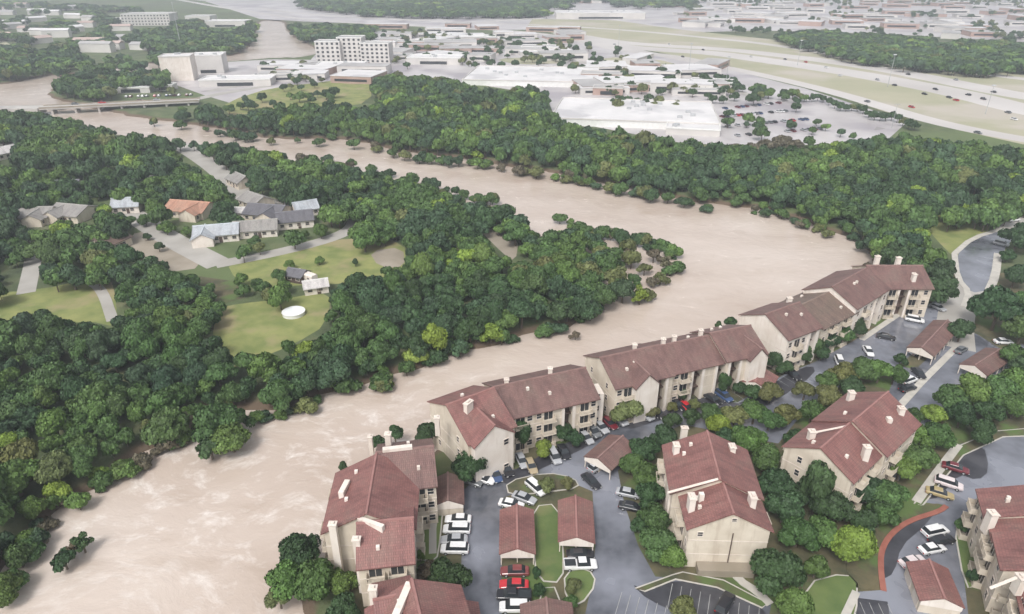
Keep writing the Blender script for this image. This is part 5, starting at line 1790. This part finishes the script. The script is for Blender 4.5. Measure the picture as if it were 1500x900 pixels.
def wood_candidates():
    res = []
    bands = [(60, 300, 4.9), (300, 430, 5.7), (430, 640, 7.6), (640, 1000, 11.0), (1000, 1500, 16.0), (1500, 2100, 22.0)]
    for y0, y1, s in bands:
        xmax = y1 * .95 + 40
        gx, gy = np.meshgrid(np.arange(-xmax, xmax, s), np.arange(y0, y1, s * .9))
        gx = gx + (np.arange(gx.shape[0]) % 2)[:, None] * s * .5
        gx = gx.ravel() + rng.uniform(-.42, .42, gx.size) * s
        gy = gy.ravel() + rng.uniform(-.42, .42, gy.size) * s
        Rr = s * (.44 + .66 * rng.uniform(size=gx.size) ** 1.5)
        H = np.clip(Rr * rng.uniform(1.5, 2.3, gx.size), 4.5, 11.5)
        H = np.where(Rr > 8, np.clip(H, 7, 10), H)
        gz = terrain(gx, gy)
        gz = np.maximum(gz, -2.6)
        pz = project(gx, gy, 3.0)[:2]
        fz = inpoly(*pz, WOODS[0][2]) | inpoly(*pz, WOODS[1][2])
        gz = np.where(fz, np.maximum(gz, -1.8), gz)
        cx, cy, dep = project(gx, gy, gz + H * .65)
        tx, ty, _ = project(gx, gy, gz + H * .97)
        rad = Rr * 1000 / dep
        vis = (cx > -70) & (cx < 1570) & (cy > -12) & (cy < 960)
        keep = np.zeros(gx.size, bool)
        zone = np.full(gx.size, -1)
        for i, (nm, dens, poly) in enumerate(WOODS):
            ins = inpoly(cx, cy, poly) & (rng.uniform(size=gx.size) < dens) & ~keep
            keep |= ins; zone[ins] = i
        keep &= vis
        for poly in OPEN + [VW]:
            for k, (ax, ay) in enumerate(((cx, cy), (tx, ty), (cx - rad * .55, cy), (cx + rad * .55, cy), (tx, ty + rad * .3))):
                if poly is VW and k in (2, 3): continue
                hit = inpoly(ax, ay, poly)
                keep &= ~hit
        # woods may not stand in deep water away from a bank
        keep &= (gz > -2.55) | (zone <= 1)
        # thin the neighbourhood so that roofs and gaps show
        dense = 1.0
        nb = inpoly(cx, cy, [(-60, 230), (270, 220), (470, 280), (520, 330), (440, 400), (330, 440), (170, 440), (-60, 420)])
        keep &= ~(nb & (rng.uniform(size=gx.size) > .72))
        sparse = (zone >= 9)
        Rr = np.where(sparse, np.minimum(Rr, rng.uniform(3.0, 5.5, gx.size)), Rr)
        H = np.where(sparse, np.minimum(H, Rr * 1.7), H)
        Rr = np.where(zone == 13, np.minimum(Rr, 8), Rr)
        idx = np.nonzero(keep)[0]
        res.append(np.stack([gx[idx], gy[idx], gz[idx], Rr[idx], H[idx], dep[idx], zone[idx], cx[idx], cy[idx]], 1))
    return np.concatenate(res)


cand = wood_candidates()
# a row of street trees between the far car park and the highway
row = []
for i in range(22):
    t = i / 21
    x, y = 1165 + t * 175, 137 + t * 46 + 3 * math.sin(i)
    q = G(x, y, 2.5)
    row.append([q.x, q.y, 0, random.uniform(2.6, 4.2), random.uniform(5, 6.5), 400, 15, x, y])
cand = np.concatenate([cand, np.array(row)])


def patch_noise(x, y, s, seed):
    """smooth value noise so that neighbouring trees share a tone"""
    g = np.random.default_rng(seed)
    tab = g.uniform(size=(64, 64))
    u, v = x / s, y / s
    i, j = np.floor(u).astype(int), np.floor(v).astype(int)
    fu, fv = u - i, v - j
    fu, fv = fu * fu * (3 - 2 * fu), fv * fv * (3 - 2 * fv)
    f = lambda a, b: tab[a % 64, b % 64]
    return (f(i, j) * (1 - fu) + f(i + 1, j) * fu) * (1 - fv) + (f(i, j + 1) * (1 - fu) + f(i + 1, j + 1) * fu) * fv


edge = []
re_ = random.Random(21)
EDGE1 = VW[1:27]                                     # left bank and flooded point
EDGE2 = [(210, 180), (290, 190), (345, 200), (400, 212), (480, 208), (540, 216), (570, 226), (640, 236), (700, 241), (740, 249), (790, 256), (830, 263), (870, 273), (930, 283), (960, 291), (1020, 304), (1100, 311), (1150, 321), (1200, 339), (1240, 356)]
EDGE3 = [(1000, 372), (960, 352), (880, 340), (845, 330), (800, 308), (720, 290), (690, 285), (640, 270), (600, 258), (540, 243), (480, 230), (420, 225)]
for E, npt, sg in ((EDGE1, 110, 1), (EDGE2, 90, -1), (EDGE3, 40, 0)):
    for _ in range(npt):
        i = re_.randrange(len(E) - 1)
        t = re_.random()
        x, y = E[i][0] * (1 - t) + E[i + 1][0] * t, E[i][1] * (1 - t) + E[i + 1][1] * t
        y += re_.uniform(-2, 9) * (y / 500) * sg if sg > 0 else (re_.uniform(-7, -1) * y / 300 if sg < 0 else re_.uniform(0, 7))
        x += re_.uniform(-2, 5)
        Rr_ = re_.uniform(1.2, 3.4) * (1 if y > 300 else 1.25)
        q = G(x, y, WL + Rr_ * .8)
        edge.append([q.x, q.y, max(-2.0, float(terrain([q.x], [q.y])[0])), Rr_, Rr_ * re_.uniform(1.3, 2.1), float(project(q.x, q.y, 0)[2]), 1 if re_.random() < .35 else 3, x, y])
cand = np.concatenate([cand, np.array(edge)])
size = cand[:, 3] / cand[:, 5]
onscreen = (cand[:, 7] > 5) & (cand[:, 7] < 1495) & (cand[:, 8] < 890) & (cand[:, 5] < 260)
order = np.argsort(-(size * onscreen))
N_IND = max(0, 298 - n_trees[0])
ind = order[:N_IND]
rest = np.setdiff1d(np.arange(len(cand)), ind)
tn = patch_noise(cand[:, 0], cand[:, 1], 22, 5)
tones = ['dark', 'mid', 'blue', 'green', 'olive']
for i in ind:
    x, y, z, Rr, H, dep, zn, cx, cy = cand[i]
    v = tn[i] * .6 + random.random() * .4
    tone = 'dark' if v < .34 else 'blue' if v < .42 else 'mid' if v < .60 else 'green' if v < .74 else 'olive' if v < .80 else 'mid'
    if random.random() < .025: tone = 'bright'
    where = ('at the lower left edge of the left bank wood' if cx < 120 and cy > 600 else 'in the left bank wood above the lone flooded tree' if 230 < cx < 420 and cy > 500 else
             'at the left edge of the left bank wood' if cx < 120 else 'in the middle of the left bank wood' if cx < 420 else 'in the left bank wood near the yellow lawns' if cx < 560 else 'in the wood on the flooded point')
    lab = f'{WORD[tone]} tree {where}'
    tree(x, y, Rr, H, tone, lab, f'{WORD[tone]} trees {where}', z=z)

# ---- all the other trees of the woods, one mesh; leaves coarser with distance
LOD = [[crown_proto(500 + i, 12, 900, .080, ic=ICO1) for i in range(7)], [crown_proto(520 + i, 9, 320, .13) for i in range(6)],
       [crown_proto(540 + i, 5, 110, .20) for i in range(4)], [crown_proto(560 + i, 6, 90, .2) for i in range(4)]]
trunk_v = np.array([(.06 * math.cos(a), .06 * math.sin(a), -.15) for a in (0, 1.57, 3.14, 4.71)] + [(.035 * math.cos(a), .035 * math.sin(a), .55) for a in (0, 1.57, 3.14, 4.71)])
trunk_f = np.array([(0, 1, 5, 4), (1, 2, 6, 5), (2, 3, 7, 6), (3, 0, 4, 7)])


def woodland(name, idx, label, cat):
    Vs, Ls, Ts, As, Tn = [], [], [], [], []
    base = 0
    for i in idx:
        x, y, z, Rr, H, dep, zn, cx, cy = cand[i]
        lod = 0 if dep < 330 else 1 if dep < 560 else 2 if dep < 900 else 3
        P = LOD[lod][rng.integers(len(LOD[lod]))]
        a = rng.uniform(0, 6.28)
        c, s = math.cos(a), math.sin(a)
        v = P[0]
        vv = np.empty_like(v)
        vv[:, 0] = (v[:, 0] * c - v[:, 1] * s) * Rr + x
        vv[:, 1] = (v[:, 0] * s + v[:, 1] * c) * Rr + y
        vv[:, 2] = v[:, 2] * H + z
        q = tn[i] * .55 + rng.uniform() * .45
        t = TONES['dark'] if q < .36 else TONES['blue'] if q < .46 else TONES['mid'] if q < .62 else TONES['green'] if q < .76 else TONES['olive'] if q < .80 else TONES['mid']
        if rng.uniform() < .02: t = TONES['bright']
        if zn == 1: t = TONES['mid'] if q < .4 else TONES['olive'] if q < .6 else TONES['brown']
        if zn in (9, 10, 13, 15): t = TONES['dark'] if q < .6 else TONES['olive']
        if zn == 12: t = TONES['brown']
        t = np.array([*t, 1.0]) * rng.uniform(.85, 1.18)
        Vs.append(vv); Ls.append(P[1] + base); Ts.append(P[2]); As.append(P[3]); Tn.append(np.repeat(t[None], len(vv), 0))
        base += len(vv)
        tv = trunk_v * np.array([Rr, Rr, H]) + np.array([x, y, z])
        Vs.append(tv); Ls.append((trunk_f + base).ravel()); Ts.append(np.full(4, 4)); As.append(np.ones(8)); Tn.append(np.repeat(np.array([[.12, .09, .07, 1]]), 8, 0))
        base += 8
    V = np.concatenate(Vs); T = np.concatenate(Ts)
    me = np_mesh(name, V, np.concatenate(Ls), T, M['foliage_far'])
    at = me.color_attributes.new('var', 'FLOAT_COLOR', 'POINT')
    at.data.foreach_set('color', np.repeat(np.concatenate(As)[:, None], 4, 1).astype(np.float32).ravel())
    at = me.color_attributes.new('tint', 'FLOAT_COLOR', 'POINT')
    at.data.foreach_set('color', np.concatenate(Tn).astype(np.float32).ravel())
    o = bpy.data.objects.new(name, me)
    COL.objects.link(o)
    tag(o, label, cat, kind='stuff')
    return len(T)


nf = woodland('woodland', rest, 'dense green woodland farther back along both river banks and round the town', 'woodland')
print('TREES individual', n_trees[0], 'stuff', len(rest), 'faces', nf)
